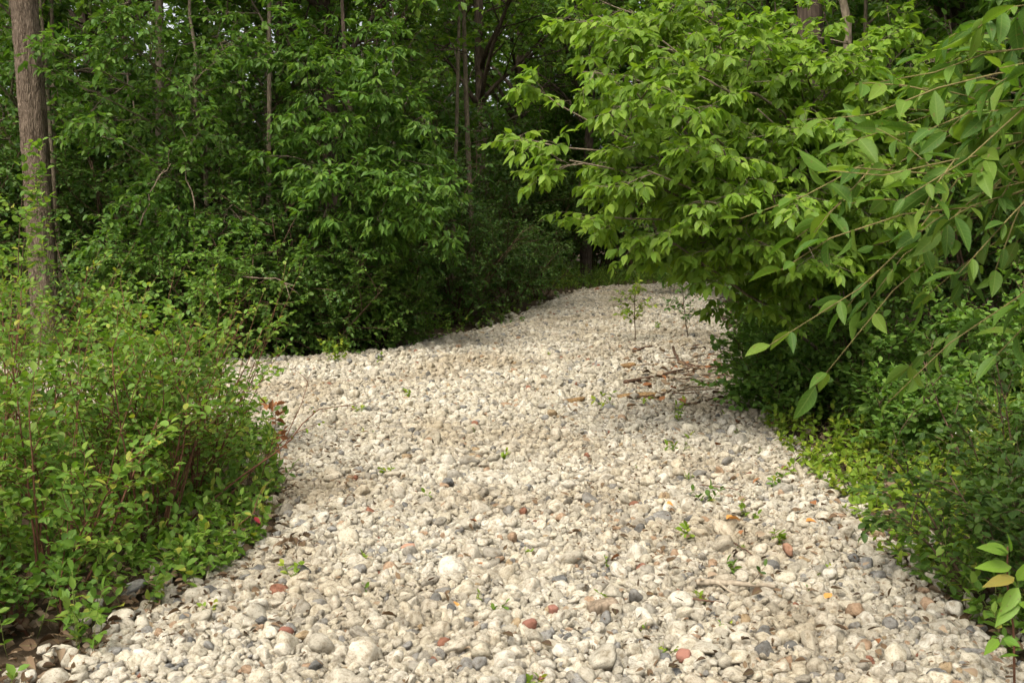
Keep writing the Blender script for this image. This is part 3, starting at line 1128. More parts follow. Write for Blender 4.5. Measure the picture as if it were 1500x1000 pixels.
def compound_tree(seed, base, trunk_top, targets, n1, n2, leafL, asp, lmat, bark, label, parts, name='young_tree', len1=.9, len2=.4, pairs=3, rach=.2, smode='flat',
                  trunk_r=.05, arch=.25, down=.45, group=None, z0=.15, minpx=10, r_limb=.016, twigm=None, jit=.32):
    pl = Plant(seed)
    rng = pl.rng
    base = np.asarray(base, float)
    tr = bez(base - UP * .1, trunk_top, 0, 14, rng, .02)
    pl.add_wood(tr[None], 0, trunk_r, trunk_r * .4, 14)
    limbs = []
    for tg in targets:
        tg = np.asarray(tg, float)
        # leave the trunk somewhat below the height of the target
        h = np.linalg.norm(tg[:2] - base[:2])
        zt = np.clip(tg[2] - h * .35, base[2] + z0, trunk_top[2] - .05)
        k = np.argmin(np.abs(tr[:, 2] - zt))
        limbs.append(bez(tr[k], tg, arch * h * .5, 9, rng, .05))
    LB = np.array(limbs)
    root = np.arange(1, len(LB) + 1)
    S2, r2 = sprout(rng, LB, root, n1, 0.22, 1.0, len1, 48, smode, 0.06, 0.07, 0.10, 6, 0.55)
    S3, r3 = sprout(rng, np.concatenate([S2, resample(LB, 6)]), np.concatenate([r2, root]), n2, 0.15, 1.0, len2, 50, smode, 0.04, 0.09, 0.12, 4, 0.4)
    tw = np.concatenate([S3, resample(S2[:, 2:], 4)])
    # leaf stalks with leaflets
    RC, rr = sprout(rng, tw, np.concatenate([r3, r2]), 4, 0.15, 1.05, rach, 55, 'flat', -0.02, 0.16, 0.1, 4, 0.15)
    pl.add_wood(LB, root, r_limb, .005, 7)
    pl.add_wood(S2, r2, .0055, .0025, 4)
    pl.add_wood(S3, r3, .003, .0015, 3)
    pl.add_wood(RC, rr, .0014, .001, 3)
    pl.lv.add(*leaves_on(rng, RC, pairs, leafL, leafL * asp, 0.3, 'opp', 0.55, down, 0.38, True, jit, root=rr))
    return build(pl, name, label, 'tree', base, bark, lmat, 'ovate', 'ovate', parts, group, ('trunk', 'branch'), minpx)


lt = np.random.default_rng(21)
tg = [at(640, 315, 13.0), at(600, 300, 12.6), at(560, 310, 12.6), at(520, 275, 12.8), at(480, 300, 12.8), at(650, 260, 13.6), at(590, 230, 13.2), at(500, 200, 13),
      at(620, 170, 13.4), at(560, 130, 13.2), at(430, 230, 12.8), at(450, 120, 13), at(540, 60, 13.5), 
      at(420, 60, 13.2)]
compound_tree(51, (-2.0, 14.7, 0), (-2.2, 14.6, 5.0), tg, 6, 3, .115, .36, M['leaf_ash'], M['bark_dark'],
              'drooping narrow-leaved tree hanging over the dark hollow left of the path', 300, 'drooping_tree', .85, .36, 3, .2, trunk_r=.05, arch=.2, down=.5, group='trees at the edge of the wood', smode='radial')
tg = [at(60, 60, 12), at(130, 20, 12.2), at(180, 50, 12.4), at(280, 110, 12.6), at(120, 130, 12.3), at(330, 60, 13), at(150, 200, 12.3), at(300, 190, 12.6),
      at(240, 250, 12.6), at(340, 300, 12.6), at(180, 300, 12.4), at(130, 350, 12.2), at(270, 340, 12.5)]
compound_tree(52, (-3.9, 14.3, 0), (-4.1, 14.2, 5.0), tg, 6, 3, .09, .5, M['leaf_ash'], M['bark_thin'],
              'young leafy tree between the big left trunk and the drooping tree', 200, 'young_tree', .8, .34, 2, .16, trunk_r=.04, arch=.2, down=.3, group='trees at the edge of the wood', smode='radial')

# ------------------------------------------------------------------ right: bright overhanging tree
tg = [at(810, 215, 7.6), at(812, 150, 7.9), at(849, 105, 8.0), at(835, 235, 7.3), at(892, 60, 8.0), at(885, 190, 7.4), at(928, 20, 8.2), at(913, 320, 7.6), at(928, 130, 7.4), at(949, 250, 7.2),
      at(971, 60, 7.6), at(985, 170, 7.0), at(964, 350, 7.5), at(1010, 300, 7.3), at(1040, 120, 7.2), at(1060, 220, 7.0), at(1040, 30, 7.8), at(1080, 350, 7.4), at(1110, 160, 7.2), at(1130, 280, 7.2),
      at(1120, 60, 7.8), at(1180, 110, 7.8), at(1180, 220, 7.5), at(1170, 350, 7.6), at(1240, 170, 8.0), at(1260, 260, 7.8), at(1240, 60, 8.4), at(1320, 120, 8.4), at(1330, 220, 8.2), at(1250, 340, 7.9),
      at(956, 290, 8.4), at(870, 20, 8.8), at(1400, 170, 8.6), at(1400, 60, 8.8), at(1060, 180, 8.2), at(1180, 180, 8.6), at(985, 120, 8.6)]
compound_tree(61, (2.95, 9.7, 0), (2.7, 9.5, 5.4), tg, 6, 3, .088, .5, M['leaf_right'], M['bark_thin'],
              'bright yellow-green tree reaching over the path from the right', 300, 'overhanging_tree', .75, .3, 3, .15, trunk_r=.055, arch=.22, down=.55, group='trees at the edge of the wood', z0=.3)

# ------------------------------------------------------------------ shrubs near the camera


def near_shrub(seed, base, H, rad, nst, leafL, asp, lmat, bark, label, parts, name='shrub', cat='shrub', group=None, n1=8, n2=4, n3=4, t0=.2, kind='oval', down=.12, lean=(0, 0), r0=.008,
               mode='alt', up=.25, shoots=0):
    pl = Plant(seed)
    rng = pl.rng
    base = np.asarray(base, float)
    az = rng.uniform(0, 2 * np.pi, nst)
    tilt = rng.uniform(0.05, 1.0, nst)
    d = np.stack([np.cos(az) * tilt * rad / H * 1.3 + lean[0], np.sin(az) * tilt * rad / H * 1.3 + lean[1], np.ones(nst)], 1)
    p0 = base + np.stack([np.cos(az), np.sin(az), np.zeros(nst)], 1) * (.05 + .2 * rad * tilt[:, None]) - UP * .03
    S1 = walk(rng, p0, d, H * rng.uniform(.6, 1.15, nst), 9, 0.015, 0.06)
    root = np.arange(nst)
    S2, r2 = sprout(rng, S1, root, n1, t0, 1.0, rad * .62, 50, 'radial', up, 0.02, 0.10, 6, 0.45)
    S3, r3 = sprout(rng, S2, r2, n2, 0.2, 1.0, rad * .25, 48, 'flat', up * .6, 0.02, 0.12, 4, 0.3)
    if shoots:      # long wispy shoots above and beside the mass
        a2 = rng.uniform(0, 2 * np.pi, shoots)
        S0 = walk(rng, base + np.stack([np.cos(a2) * .1, np.sin(a2) * .1, np.full(shoots, -.02)], 1), np.stack([np.cos(a2) * .4, np.sin(a2) * .4, np.ones(shoots)], 1),
                  H * rng.uniform(1.1, 1.4, shoots), 10, .01, .05)
        rs = np.arange(nst, nst + shoots)
        pl.add_wood(S0, rs, r0 * .7, r0 * .15, 5)
        pl.lv.add(*leaves_on(rng, S0[:, 4:], 12, leafL * .9, leafL * .9 * asp, 0.05, mode, 0.8, down, 0.4, True, .25, True, root=rs))
    pl.add_wood(S1, root, r0, r0 * .3, 6)
    pl.add_wood(S2, r2, r0 * .4, r0 * .18, 4)
    pl.add_wood(S3, r3, r0 * .2, r0 * .12, 3)
    pl.lv.add(*leaves_on(rng, S3, n3, leafL, leafL * asp, 0.05, mode, 0.6, down, 0.4, True, .25, root=r3))
    pl.lv.add(*leaves_on(rng, S2[:, 1:], 6, leafL * 1.1, leafL * 1.1 * asp, 0.05, mode, 0.6, down, 0.4, True, .25, root=r2))
    pl.lv.add(*leaves_on(rng, S1[:, 4:], 8, leafL * 1.15, leafL * 1.15 * asp, 0.05, mode, 0.6, down, 0.4, True, .25, True, root=root))
    return build(pl, name, label, cat, base, bark, lmat, kind, kind, parts, group, ('stem',), 10)


LS = [
    ((-2.35, 4.05), 0.5, .4, 5, 'low dark green shrub in the bottom left corner at the frame edge', 'leaf_thick'),
    ((-1.95, 4.4), 0.4, .32, 3, 'low sprouting shrub over the leaf litter at the left gravel corner', 'leaf_thick'),
    ((-2.6, 4.5), 0.85, .5, 8, 'dark green shrub at the left frame edge above the litter', 'leaf_thick'),
    ((-2.1, 4.8), 0.95, .55, 7, 'shrub nearest the camera on the left, standing over the leaf litter', 'leaf_shrub'),
    ((-1.9, 5.55), 1.0, .55, 8, 'spreading shrub leaning out over the gravel edge on the left', 'leaf_shrub'),
    ((-2.75, 5.3), 1.12, .6, 8, 'tall shrub at the left frame edge in front', 'leaf_shrub'),
    ((-2.25, 6.1), 1.1, .65, 8, 'bright leafy shrub in the middle of the left thicket', 'leaf_shrub'),
    ((-1.95, 6.5), 1.0, .55, 8, 'shrub on the gravel side of the left thicket behind the reddish twig', 'leaf_shrub'),
    ((-3.1, 6.5), 1.25, .65, 8, 'tall shrub below the foot of the big left trunk', 'leaf_shrub'),
    ((-2.4, 7.2), 1.12, .65, 8, 'pale-tipped shrub at the back of the left thicket', 'leaf_shrub'),
    ((-2.2, 7.7), 1.1, .6, 8, 'shrub at the far right corner of the left thicket', 'leaf_shrub'),
    ((-3.6, 7.6), 1.35, .6, 8, 'tall shrub at the back left of the thicket against the frame edge', 'leaf_shrub'),
]
for k, ((x, y), H, rd, ns, lab, mt) in enumerate(LS):
    near_shrub(200 + k, (x, y, 0), H, rd, ns + 3, (.045, .036, .041)[k % 3], (.62, .7, .55)[k % 3], M[mt], M['twig_red'], lab, 300, group='shrubs of the left thicket', n1=7, n2=3, n3=4, t0=.25, r0=.007, shoots=4 if H > .9 else 0)

near_shrub(228, (-4.75, 10.7, 0), 2.75, .75, 3, .075, .7, M['leaf_shrub'], M['twig'], 'slim round-leaved shrub crossing in front of the big left trunk', 150, 'slim_shrub', t0=.55, n1=7, n2=3, n3=3)

RS = [
    ((2.2, 4.75), 0.85, .5, 8, .042, 'dark small-leaved shrub at the right edge above the bottom right corner'),
    ((2.68, 5.4), 1.0, .5, 8, .045, 'dark shrub behind the small-leaved one at the right frame edge'),
    ((2.25, 4.3), 0.65, .45, 8, .042, 'low dark shrub behind the large-leaved seedling in the bottom right corner'),
]
for k, ((x, y), H, rd, ns, ll, lab) in enumerate(RS):
    near_shrub(230 + k, (x, y, 0), H, rd, ns, ll, .62, M['leaf_dark'], M['twig'], lab, 300, group='dark shrubs on the right edge')
RM = [
    ((2.8, 10.7), 0.65, .6, 10, .06, 'low leafy shrub against the right end of the stick pile'),
    ((2.38, 8.7), 0.5, .5, 9, .055, 'small leafy shrub on the very lip of the gravel on the right'),
    ((2.55, 9.3), 0.8, .7, 10, .06, 'low leafy shrub spilling over the gravel lip beside the sticks'),
    ((2.85, 7.7), 0.7, .6, 9, .055, 'low leafy shrub at the gravel lip above the lime seedlings'),
    ((2.95, 8.6), 1.2, .75, 9, .06, 'leafy shrub standing at the gravel lip on the right'),
    ((3.6, 8.0), 1.3, .7, 9, .06, 'leafy shrub below the hanging long-leaved twigs on the right'),
    ((2.75, 10.2), 1.2, .7, 9, .06, 'shaded shrub under the bright tree next to the stick pile'),
    ((3.3, 7.0), 0.85, .6, 8, .055, 'lower shrub in front of the right thicket'),
    ((4.2, 7.3), 1.35, .7, 9, .06, 'tall shrub of the right thicket at the frame edge'),
]
for k, ((x, y), H, rd, ns, ll, lab) in enumerate(RM):
    near_shrub(250 + k, (x, y, 0), H, rd, ns, ll, .62, M['leaf_thick'], M['twig'], lab, 200, group='shrubs of the right thicket', t0=.03, n1=11, n2=5, n3=5)

# ------------------------------------------------------------------ right foreground: hanging branches with long leaves
pl = Plant(71)
rng = pl.rng
tb = np.array([2.85, 3.5, 0])
trk = bez(tb - UP * .1, (2.62, 3.55, 3.8), 0, 14, rng, .02)
pl.add_wood(trk[None], 0, .045, .02, 12)


def tpt(z):
    z = z + rng.uniform(-.35, .5)
    return np.array([np.interp(z, trk[:, 2], trk[:, q_]) for q_ in range(3)])


FB = [  # start height on the trunk, tip pixel, tip depth, arch
    (1.95, (1205, 175), 2.75, .10), (1.85, (1085, 320), 2.8, .14), (1.9, (1128, 505), 2.75, .62), (1.8, (1195, 565), 2.9, .60), (1.85, (1145, 395), 2.65, .35), (1.75, (1300, 590), 2.8, .5),
    (2.0, (1290, 120), 2.95, .1), (1.85, (1215, 250), 2.65, .2), (1.8, (1262, 455), 2.95, .5), (2.1, (1390, 55), 2.9, .1), (1.8, (1325, 290), 2.6, .2), (1.7, (1405, 400), 2.65, .3),
    (1.9, (1165, 350), 3.1, .2), (1.85, (1280, 360), 3.05, .3), (1.95, (1360, 190), 2.7, .15), (2.1, (1465, 100), 2.6, .1), (1.8, (1440, 280), 2.75, .2), (1.75, (1350, 440), 3.1, .4),
    (1.9, (1240, 210), 3.2, .2), (1.6, (1460, 520), 2.7, .3), (1.85, (1420, 220), 3.1, .15), (2.0, (1330, 160), 3.2, .1)]
LB = np.array([bez(tpt(z + .08), at(px, py, d * 1.22), ar * rng.uniform(.85, 1.15), 10, rng, .07) for z, (px, py), d, ar in FB])
root = np.arange(1, len(LB) + 1)
pl.add_wood(LB, root, .0055, .0014, 7)
S2, r2 = sprout(rng, LB, root, 4, .3, .85, .32, 38, 'radial', 0.0, .10, .07, 6, .4)
pl.add_wood(S2, r2, .0026, .0014, 5)
for Q, m, rt in ((LB[:, 3:], 9, root), (S2, 4, r2)):
    pl.lv.add(*leaves_on(rng, Q, m, .100, .037, .1, 'opp', .6, .25, .6, True, .38, False, .32, root=rt))
build(pl, 'long_leaved_tree', 'young tree with long hanging leaves reaching in from the right in front', 'tree', tb, M['twig_yellow'], M['leaf_front'], 'lance', 'lance', 300,
      woodnames=('trunk', 'branch'))

# large-leaved seedling in the bottom right corner
pl = Plant(72)
rng = pl.rng
b0 = np.array([1.80, 3.72, 0])
top = at(1476, 800, 3.6)
stm = bez(b0 - UP * .03, top, .02, 9, rng, .02)
pl.add_wood(stm[None], 0, .005, .0025, 7)
e = build(pl, 'seedling', 'seedling with large bright leaves and one reddening leaf in the bottom right corner', 'plant', b0, M['twig_red'], M['leaf_lime'], 'ovate', 'ovate', 0)
M['leaf_corner'] = leaf_mat('leaf corner seedling', [(0, (0.09, 0.20, 0.03)), (1, (0.15, 0.27, 0.04))], 0.38, 0.42, 0.4)
SL = [((1478, 808), (1432, 800), .05), ((1480, 808), (1478, 776), .025), ((1482, 830), (1428, 830), .05), ((1486, 845), (1440, 858), .045), ((1492, 860), (1466, 900), .05), ((1478, 812), (1458, 800), .02),
      ((1494, 870), (1458, 918), .055), ((1462, 935), (1442, 958), .035), ((1470, 935), (1495, 945), .035), ((1462, 962), (1492, 958), .03), ((1490, 850), (1512, 820), .04), ((1496, 880), (1520, 900), .05)]
for k, (a, b, w) in enumerate(SL):
    pa, pb = at(*a, 3.6), at(*b, 3.48 if k % 2 else 3.56)
    X = (pb - pa)[None]
    nn = nrm(np.array([[0.1 * (-1) ** k, -0.7, 0.75]]))
    leaf_objects(e, b0, [pa[None], X, nn, np.array([np.linalg.norm(X)]), np.array([w])], 'ovate', M['red_tinged'] if k == 3 else M['leaf_corner'], rng,
                 label='reddening leaf' if k == 3 else None)

# ------------------------------------------------------------------ ground plants on the right verge and along the edges
cov = Plant(81)
rng = cov.rng
n = 1500
xx = rng.uniform(1.7, 4.6, n)
yy = rng.uniform(5.0, 9.2, n)
e_ = edge_dist(xx, yy)
ok = (~inside(xx, yy) | (e_ < .12)) & (rng.random(n) < np.exp(-((yy - 7.0) / 1.6) ** 2) + .2)
xx, yy = xx[ok], yy[ok]
Hs = rng.uniform(.05, .26, len(xx))
SS = walk(rng, np.stack([xx, yy, np.zeros(len(xx))], 1), np.stack([rng.normal(0, .3, len(xx)), rng.normal(0, .3, len(xx)), np.ones(len(xx))], 1), Hs, 5, 0, .1)
cov.add_wood(SS, np.zeros(len(SS), int), .002, .001, 3)
arr = leaves_on(rng, SS, 4, .05, .03, .2, 'opp', .35, .05, .35, True, .25, True)
Vt, Tt = tubes(SS, np.full(SS.shape[:2], .0015), 3)
gc = link('ground_cover', leaf_mesh('ground_cover', list(arr), TPL['oval'], M['leaf_lime'], rng))
tag(gc, 'patch of bright lime green seedlings on the right verge of the path', 'ground cover', kind='stuff')
so = link('stalks', mesh_np('stalks', Vt, Tt, M['twig_green']), gc)
so['kind'] = 'stuff'

# low growth under the left thicket and at the far end of the path
rng = np.random.default_rng(82)
n = 5200
xx = np.concatenate([rng.uniform(-4, -1.3, 1500), rng.uniform(-1.2, 9, 2400), rng.uniform(-9, 0.6, 1300), rng.uniform(-3, -1.4, 180), rng.uniform(1.8, 2.7, 300)])
yy = np.concatenate([rng.uniform(4.9, 8.6, 1500), rng.uniform(25, 31, 2400), rng.uniform(12.6, 22, 1300), rng.uniform(3.3, 5.2, 180), rng.uniform(3.4, 5.4, 300)])
ok = ~inside(xx, yy)
xx, yy = xx[ok], yy[ok]
Hs = rng.uniform(.06, .30, len(xx)) * np.where(yy > 24, 1.5, 1)
SS = walk(rng, np.stack([xx, yy, np.zeros(len(xx))], 1), np.stack([rng.normal(0, .3, len(xx)), rng.normal(0, .3, len(xx)), np.ones(len(xx))], 1), Hs, 5, 0, .1)
arr = leaves_on(rng, SS, 4, .055, .03, .2, 'opp', .35, .05, .4, True, .25, True)
ug = link('undergrowth', leaf_mesh('undergrowth', list(arr), TPL['soval'], M['leaf_shrub'], rng))
tag(ug, 'low green undergrowth beneath the bushes and beyond the gravel', 'undergrowth', kind='stuff')
Vt, Tt = tubes(SS, np.full(SS.shape[:2], .0015), 3)
so = link('stalks', mesh_np('stalks', Vt, Tt, M['twig_green']), ug)
so['kind'] = 'stuff'

# tall herbs with narrow leaves (right verge, left frame edge)


def herb(seed, base, H, n, label, white=False, spread=.25, group=None, lm='leaf_gold'):
    pl = Plant(seed)
    rng = pl.rng
    base = np.asarray(base, float)
    p0 = base + np.stack([rng.normal(0, spread * .5, n), rng.normal(0, spread * .5, n), np.full(n, -.02)], 1)
    S1 = walk(rng, p0, np.stack([rng.normal(0, .12, n), rng.normal(0, .12, n), np.ones(n)], 1), H * rng.uniform(.6, 1.1, n), 8, 0, .04)
    pl.add_wood(S1, np.arange(n), .003, .001, 4)
    pl.lv.add(*leaves_on(rng, S1, 26, .065, .011, .12, 'alt', .7, .0, .6, True, .25, True))
    e = build(pl, 'wild_herb', label, 'herb', base, M['twig_green'], M[lm], 'lance', 'simple', 0, group)
    if white:
        k = rng.integers(0, n, 26)
        c = S1[k, -1] + rng.normal(0, .03, (26, 3))
        X = rng.normal(0, 1, (26, 3))
        fl = link('flowers', leaf_mesh('flowers', [c - base, X, rng.normal(0, 1, (26, 3)) + UP, np.full(26, .014), np.full(26, .012)], TPL['soval'], M['petal'], rng), e)
        fl['kind'] = 'stuff'
    return e


herb(91, (2.85, 6.4, 0), .62, 16, 'tall narrow-leaved herb with tiny white flowers at the right frame edge', True, .3, 'tall narrow-leaved herbs')
herb(92, (3.25, 6.8, 0), .75, 16, 'tall yellowish narrow-leaved herb behind the white-flowered one', False, .35, 'tall narrow-leaved herbs')
herb(93, (2.6, 6.0, 0), .45, 12, 'short narrow-leaved herb on the right verge behind the dark shrub', False, .25, 'tall narrow-leaved herbs')
herb(94, (-3.25, 7.2, 0), 1.5, 12, 'yellow-green feathery herb rising at the left frame edge', False, .2, 'tall narrow-leaved herbs', 'leaf_lime')
herb(95, (-5.35, 12.3, 0), 1.0, 10, 'narrow-leaved herb at the foot of the big left trunk', False, .25, 'tall narrow-leaved herbs')
for k, (hx, hy, hh) in enumerate(((1.2, 26.0, .5), (2.0, 27.2, .6), (2.9, 27.8, .5), (3.7, 28.4, .6), (4.6, 28.8, .6))):
    herb(110 + k, (hx, hy, 0), hh, 22, 'clump of low green weeds along the far end of the gravel', False, 1.0, 'weeds at the far end of the path', 'leaf_shrub')
herb(120, (1.15, 25.2, 0), .7, 14, 'yellowish weed clump at the far left end of the gravel', False, .4, 'tall narrow-leaved herbs', 'leaf_lime')
herb(96, (-2.1, 12.9, 0), .35, 8, 'small yellow-green herb at the gravel edge before the rounded bush', False, .15, 'tall narrow-leaved herbs', 'leaf_lime')

# ------------------------------------------------------------------ saplings and weeds on the gravel


def weed(seed, p, H, n, leafL, label, lm='leaf_lime', asp=.55, group='small weeds on the gravel', name='weed', cat='weed', stem='twig_green', nst=3, fine=False):
    pl = Plant(seed)
    rng = pl.rng
    base = np.array([p[0], p[1], float(path_h(np.array([p[0]]), np.array([p[1]]))[0])])
    d = np.stack([rng.normal(0, .5, nst), rng.normal(0, .5, nst), np.ones(nst)], 1)
    S1 = walk(rng, np.repeat(base[None] - UP * .01, nst, 0), d, H * rng.uniform(.7, 1.1, nst), 6, 0, .1)
    pl.add_wood(S1, np.arange(nst), .0025, .001, 4)
    pl.lv.add(*leaves_on(rng, S1, n, leafL, leafL * asp, .25, 'opp', .4, .05, .35, True, .3, True, root=np.arange(nst)))
    return build(pl, name, label, cat, base, M[stem], M[lm], 'oval', 'oval', 40, group)


WD = [((600, 582), .10, 'small bright weed on the gravel left of the path centre'), ((572, 690), .09, 'lone green weed in the left middle of the gravel'),
      ((892, 597), .17, 'upright bright green weed beside the rotten wood'), ((1010, 788), .11, 'lime green weed on the right front gravel'),
      ((533, 820), .07, 'tiny bright weed in the left front gravel'), ((425, 838), .09, 'small weed beside the brown dead twig on the left'),
      ((1028, 872), .06, 'tiny weed just in front of the pale stick'), ((1130, 712), .13, 'dark green weed near the right gravel edge'),
      ((1035, 735), .13, 'dark green weed right of the path centre'), ((1096, 752), .11, 'light weed above the orange leaf'),
      ((1137, 792), .09, 'small weed left of the brick piece on the right'), ((737, 668), .08, 'pale tiny weed in the middle of the path'),
      ((990, 615), .2, 'thin tall weed in front of the stick pile'), ((878, 872), .06, 'tiny grassy weed in the front centre'),
      ((558, 530), .12, 'bright weed at the far left gravel edge under the bush'), ((528, 603), .09, 'sparse weed at the end of the reddish twig'),
      ((1000, 660), .15, 'spindly weed right of the path centre'), ((781, 994), .05, 'tiny weed at the bottom centre edge of the picture'),
      ((305, 892), .06, 'tiny weed by the left gravel corner'), ((948, 588), .09, 'low weed against the fallen sticks'),
      ((1060, 838), .08, 'small weed left of the dark seedling stem'), ((1160, 690), .12, 'weed at the right gravel edge beside the seedlings'),
      ((960, 480), .14, 'weed clump between the two saplings'), ((800, 520), .06, 'tiny weed far up the path')]
for k, ((a, b), H, lab) in enumerate(WD):
    weed(300 + k, gp(a, b), H, 3, .028 + .12 * H, lab, 'leaf_shrub' if 'dark' in lab else 'leaf_lime')
for k in range(34):
    a, b = lt.uniform(480, 1250), lt.uniform(560, 960)
    g = gp(a, b)
    if inside(g[:1], g[1:2])[0]:
        weed(360 + k, g, lt.uniform(.03, .08), 2, lt.uniform(.018, .034), 'tiny green seedling sprouting between the pale stones', 'leaf_lime' if k % 3 else 'leaf_shrub', .5, 'tiny seedlings between the stones', 'seedling', 'plant', nst=2)
weed(340, gp(490, 530), .32, 6, .05, 'bright bushy weed at the far gravel edge in front of the rounded bush', nst=6)
sg = gp(1082, 860)
weed(341, sg, .2, 2, .035, 'dark seedling with an upright brown stem beside the pale stick', 'leaf_dark', .5, None, 'seedling', 'plant', 'twig', 1)


def sapling(seed, base_px, top_px, lm, label):
    pl = Plant(seed)
    rng = pl.rng
    g = gp(*base_px)
    b = np.array([g[0], g[1], float(path_h(np.array([g[0]]), np.array([g[1]]))[0])])
    t = at(*top_px, b[1])
    S1 = bez(b - UP * .02, t, 0, 10, rng, .03)[None]
    S2, r2 = sprout(rng, S1, np.zeros(1, int), 15, .38, 1, .34, 60, 'radial', .1, .1, .1, 5, .3)
    pl.add_wood(S1, 0, .008, .004, 6)
    pl.add_wood(S2, r2, .003, .0015, 4)
    pl.lv.add(*leaves_on(rng, S2, 6, .065, .036, .1, 'opp', .5, .2, .4))
    return build(pl, 'sapling', label, 'sapling', b, M['twig'], M[lm], 'oval', 'soval', 0, 'saplings growing through the gravel')


sapling(401, (932, 500), (930, 425), 'leaf_lime', 'pale green sapling with a straight stem growing from the gravel')
sapling(402, (1008, 492), (1000, 425), 'leaf_edge', 'darker sapling by the right edge of the gravel near the stick pile')

# ------------------------------------------------------------------ bare reddish twigs leaning out of the left thicket


def twig_thing(name, pts, r0, r1, mat, label, cat, side=3, sl=.25, group=None, K=9, lmat=None, nl=0, seed=0, wob=.02, ll=.03, upb=.05):
    pl = Plant(500 + seed)
    rng = pl.rng
    pts = [np.asarray(p, float) for p in pts]
    segs = []
    tt = np.linspace(0, len(pts) - 1, K)
    for t in tt:
        i = min(int(t), len(pts) - 2)
        segs.append(pts[i] * (1 - (t - i)) + pts[i + 1] * (t - i))
    P = np.array(segs)
    L = np.linalg.norm(P[-1] - P[0])
    P[1:-1] += rng.normal(0, wob * L, (K - 2, 3)) * np.array([1, 1, .4])
    pl.add_wood(P[None], 0, r0, r1, 7)
    if side:
        S2, r2 = sprout(rng, P[None], np.zeros(1, int), side, .25, .95, sl, 40, 'flat', upb, .02, .08, 5, .4)
        pl.add_wood(S2, r2, r0 * .5, r1 * .6, 5)
        if nl:
            pl.lv.add(*leaves_on(rng, S2, nl, ll, ll * .55, .3, 'alt', .5, .3, .5, root=r2))
    return build(pl, name, label, cat, P[0], mat, lmat, 'dead' if lmat in (M['dead'], M['dead_red']) else 'oval', 'oval', 60, group, ('stem',), 8)


twig_thing('leaning_shoot', [(-1.75, 5.75, .05), at(395, 665, 6.0), at(470, 600, 6.4), at(525, 590, 6.7)], .006, .0015, M['twig_red'],
           'bare reddish shoot leaning out of the left thicket over the gravel', 'shoot', 4, .3, 'reddish shoots', 10, M['leaf_lime'], 2, 1, .012)
twig_thing('leaning_shoot', [(-1.7, 6.1, .03), at(420, 640, 6.4), at(455, 545, 6.7)], .005, .0012, M['twig_red'],
           'thin dark shoot rising steeply beside the rusty dead leaves', 'shoot', 2, .25, 'reddish shoots', 9, M['leaf_lime'], 1, 2, .012)
twig_thing('leaning_shoot', [(-1.55, 5.1, .03), at(360, 760, 5.4), at(400, 700, 5.7)], .004, .0012, M['twig_red'],
           'short reddish shoot near the red leaf at the left gravel edge', 'shoot', 1, .15, 'reddish shoots', 8, M['leaf_shrub'], 2, 3, .012)
twig_thing('dead_sprig', [(-1.5, 6.25, .05), at(402, 640, 6.2), at(402, 590, 6.2)], .003, .001, M['twig_red'],
           'dead sprig with rusty brown leaves on the gravel side of the left thicket', 'sprig', 6, .13, None, 8, M['dead_red'], 4, 4, .01, .055)
twig_thing('dead_sprig', [gp(395, 785), gp(440, 790, .12)], .003, .001, M['stick_brown'],
           'dry brown sprig lying at the left gravel edge', 'sprig', 6, .12, None, 8, M['dead'], 4, 5, .01, .05)
g = at(372, 757, 5.45)
rl = link('red_leaf', None, None, g)
tag(rl, 'small crimson leaf hanging at the left gravel edge', 'leaf')
leaf_objects(rl, g, [g[None], np.array([[.6, -.2, -.5]]), np.array([[.5, -.5, .6]]), np.array([.05]), np.array([.026])], 'ovate', M['red_leaf'], np.random.default_rng(1), 'blade')

# pale bare branches in front of the edge bushes on the left
twig_thing('bare_branch', [at(320, 402, 12.2), at(405, 410, 12.1), at(432, 418, 12.0)], .009, .003, M['stick_grey'], 'pale bare branch poking from the rounded bush on the left', 'branch', 3, .4, None, 9, None, 0, 6, .02)
twig_thing('bare_branch', [at(205, 330, 12.3), at(225, 270, 12.3), at(250, 240, 12.3)], .010, .004, M['stick_grey'], 'grey bare branch curving up among the left bushes', 'branch', 2, .4, None, 9, None, 0, 7, .02)
twig_thing('bare_branch', [at(285, 315, 12.6), at(272, 245, 12.7), at(262, 165, 12.8)], .009, .003, M['stick_grey'], 'thin grey upright branch left of the drooping tree', 'branch', 2, .4, None, 9, None, 0, 8, .02)

# ------------------------------------------------------------------ fallen sticks
ST = [([(915, 558), (950, 552), (1000, 541)], .018, 'stick_brown', 'long dark stick lying across the stick pile', .03),
      ([(986, 507), (990, 527), (1015, 537), (1062, 533)], .014, 'stick_brown', 'bent dark branch at the top of the stick pile', .06),
      ([(927, 513), (945, 507), (965, 505)], .012, 'stick_brown', 'short curved stick behind the stick pile', .03),
      ([(946, 588), (964, 601)], .010, 'stick_grey', 'short grey stick in front of the stick pile', .02),
      ([(966, 576), (1010, 564), (1076, 558)], .010, 'stick_grey', 'thin grey stick along the front of the pile', .03),
      ([(1000, 520), (1075, 512)], .009, 'stick_grey', 'thin straight stick behind the bent branch', .05),
      ([(1005, 530), (1080, 548)], .008, 'stick_brown', 'thin brown stick under the bent branch', .04),
      ([(985, 550), (1040, 580)], .007, 'stick_grey', 'thin slanting twig at the right of the pile', .03),
      ([(1000, 590), (1060, 578), (1090, 580)], .008, 'stick_brown', 'brown stick below the pile near the bush', .03),
      ([(1020, 850), (1075, 853), (1136, 858)], .013, 'stick_pale', 'long pale bleached stick in the right front gravel', .015),
      ([(1015, 872), (1060, 878)], .005, 'stick_brown', 'thin brown twig in front of the pale stick', .012),
      ([(1025, 705), (1085, 712)], .004, 'stick_brown', 'thin twig above the right-hand weeds', .012),
      ([(1075, 790), (1110, 812)], .004, 'stick_brown', 'thin twig between the orange leaves', .012)]
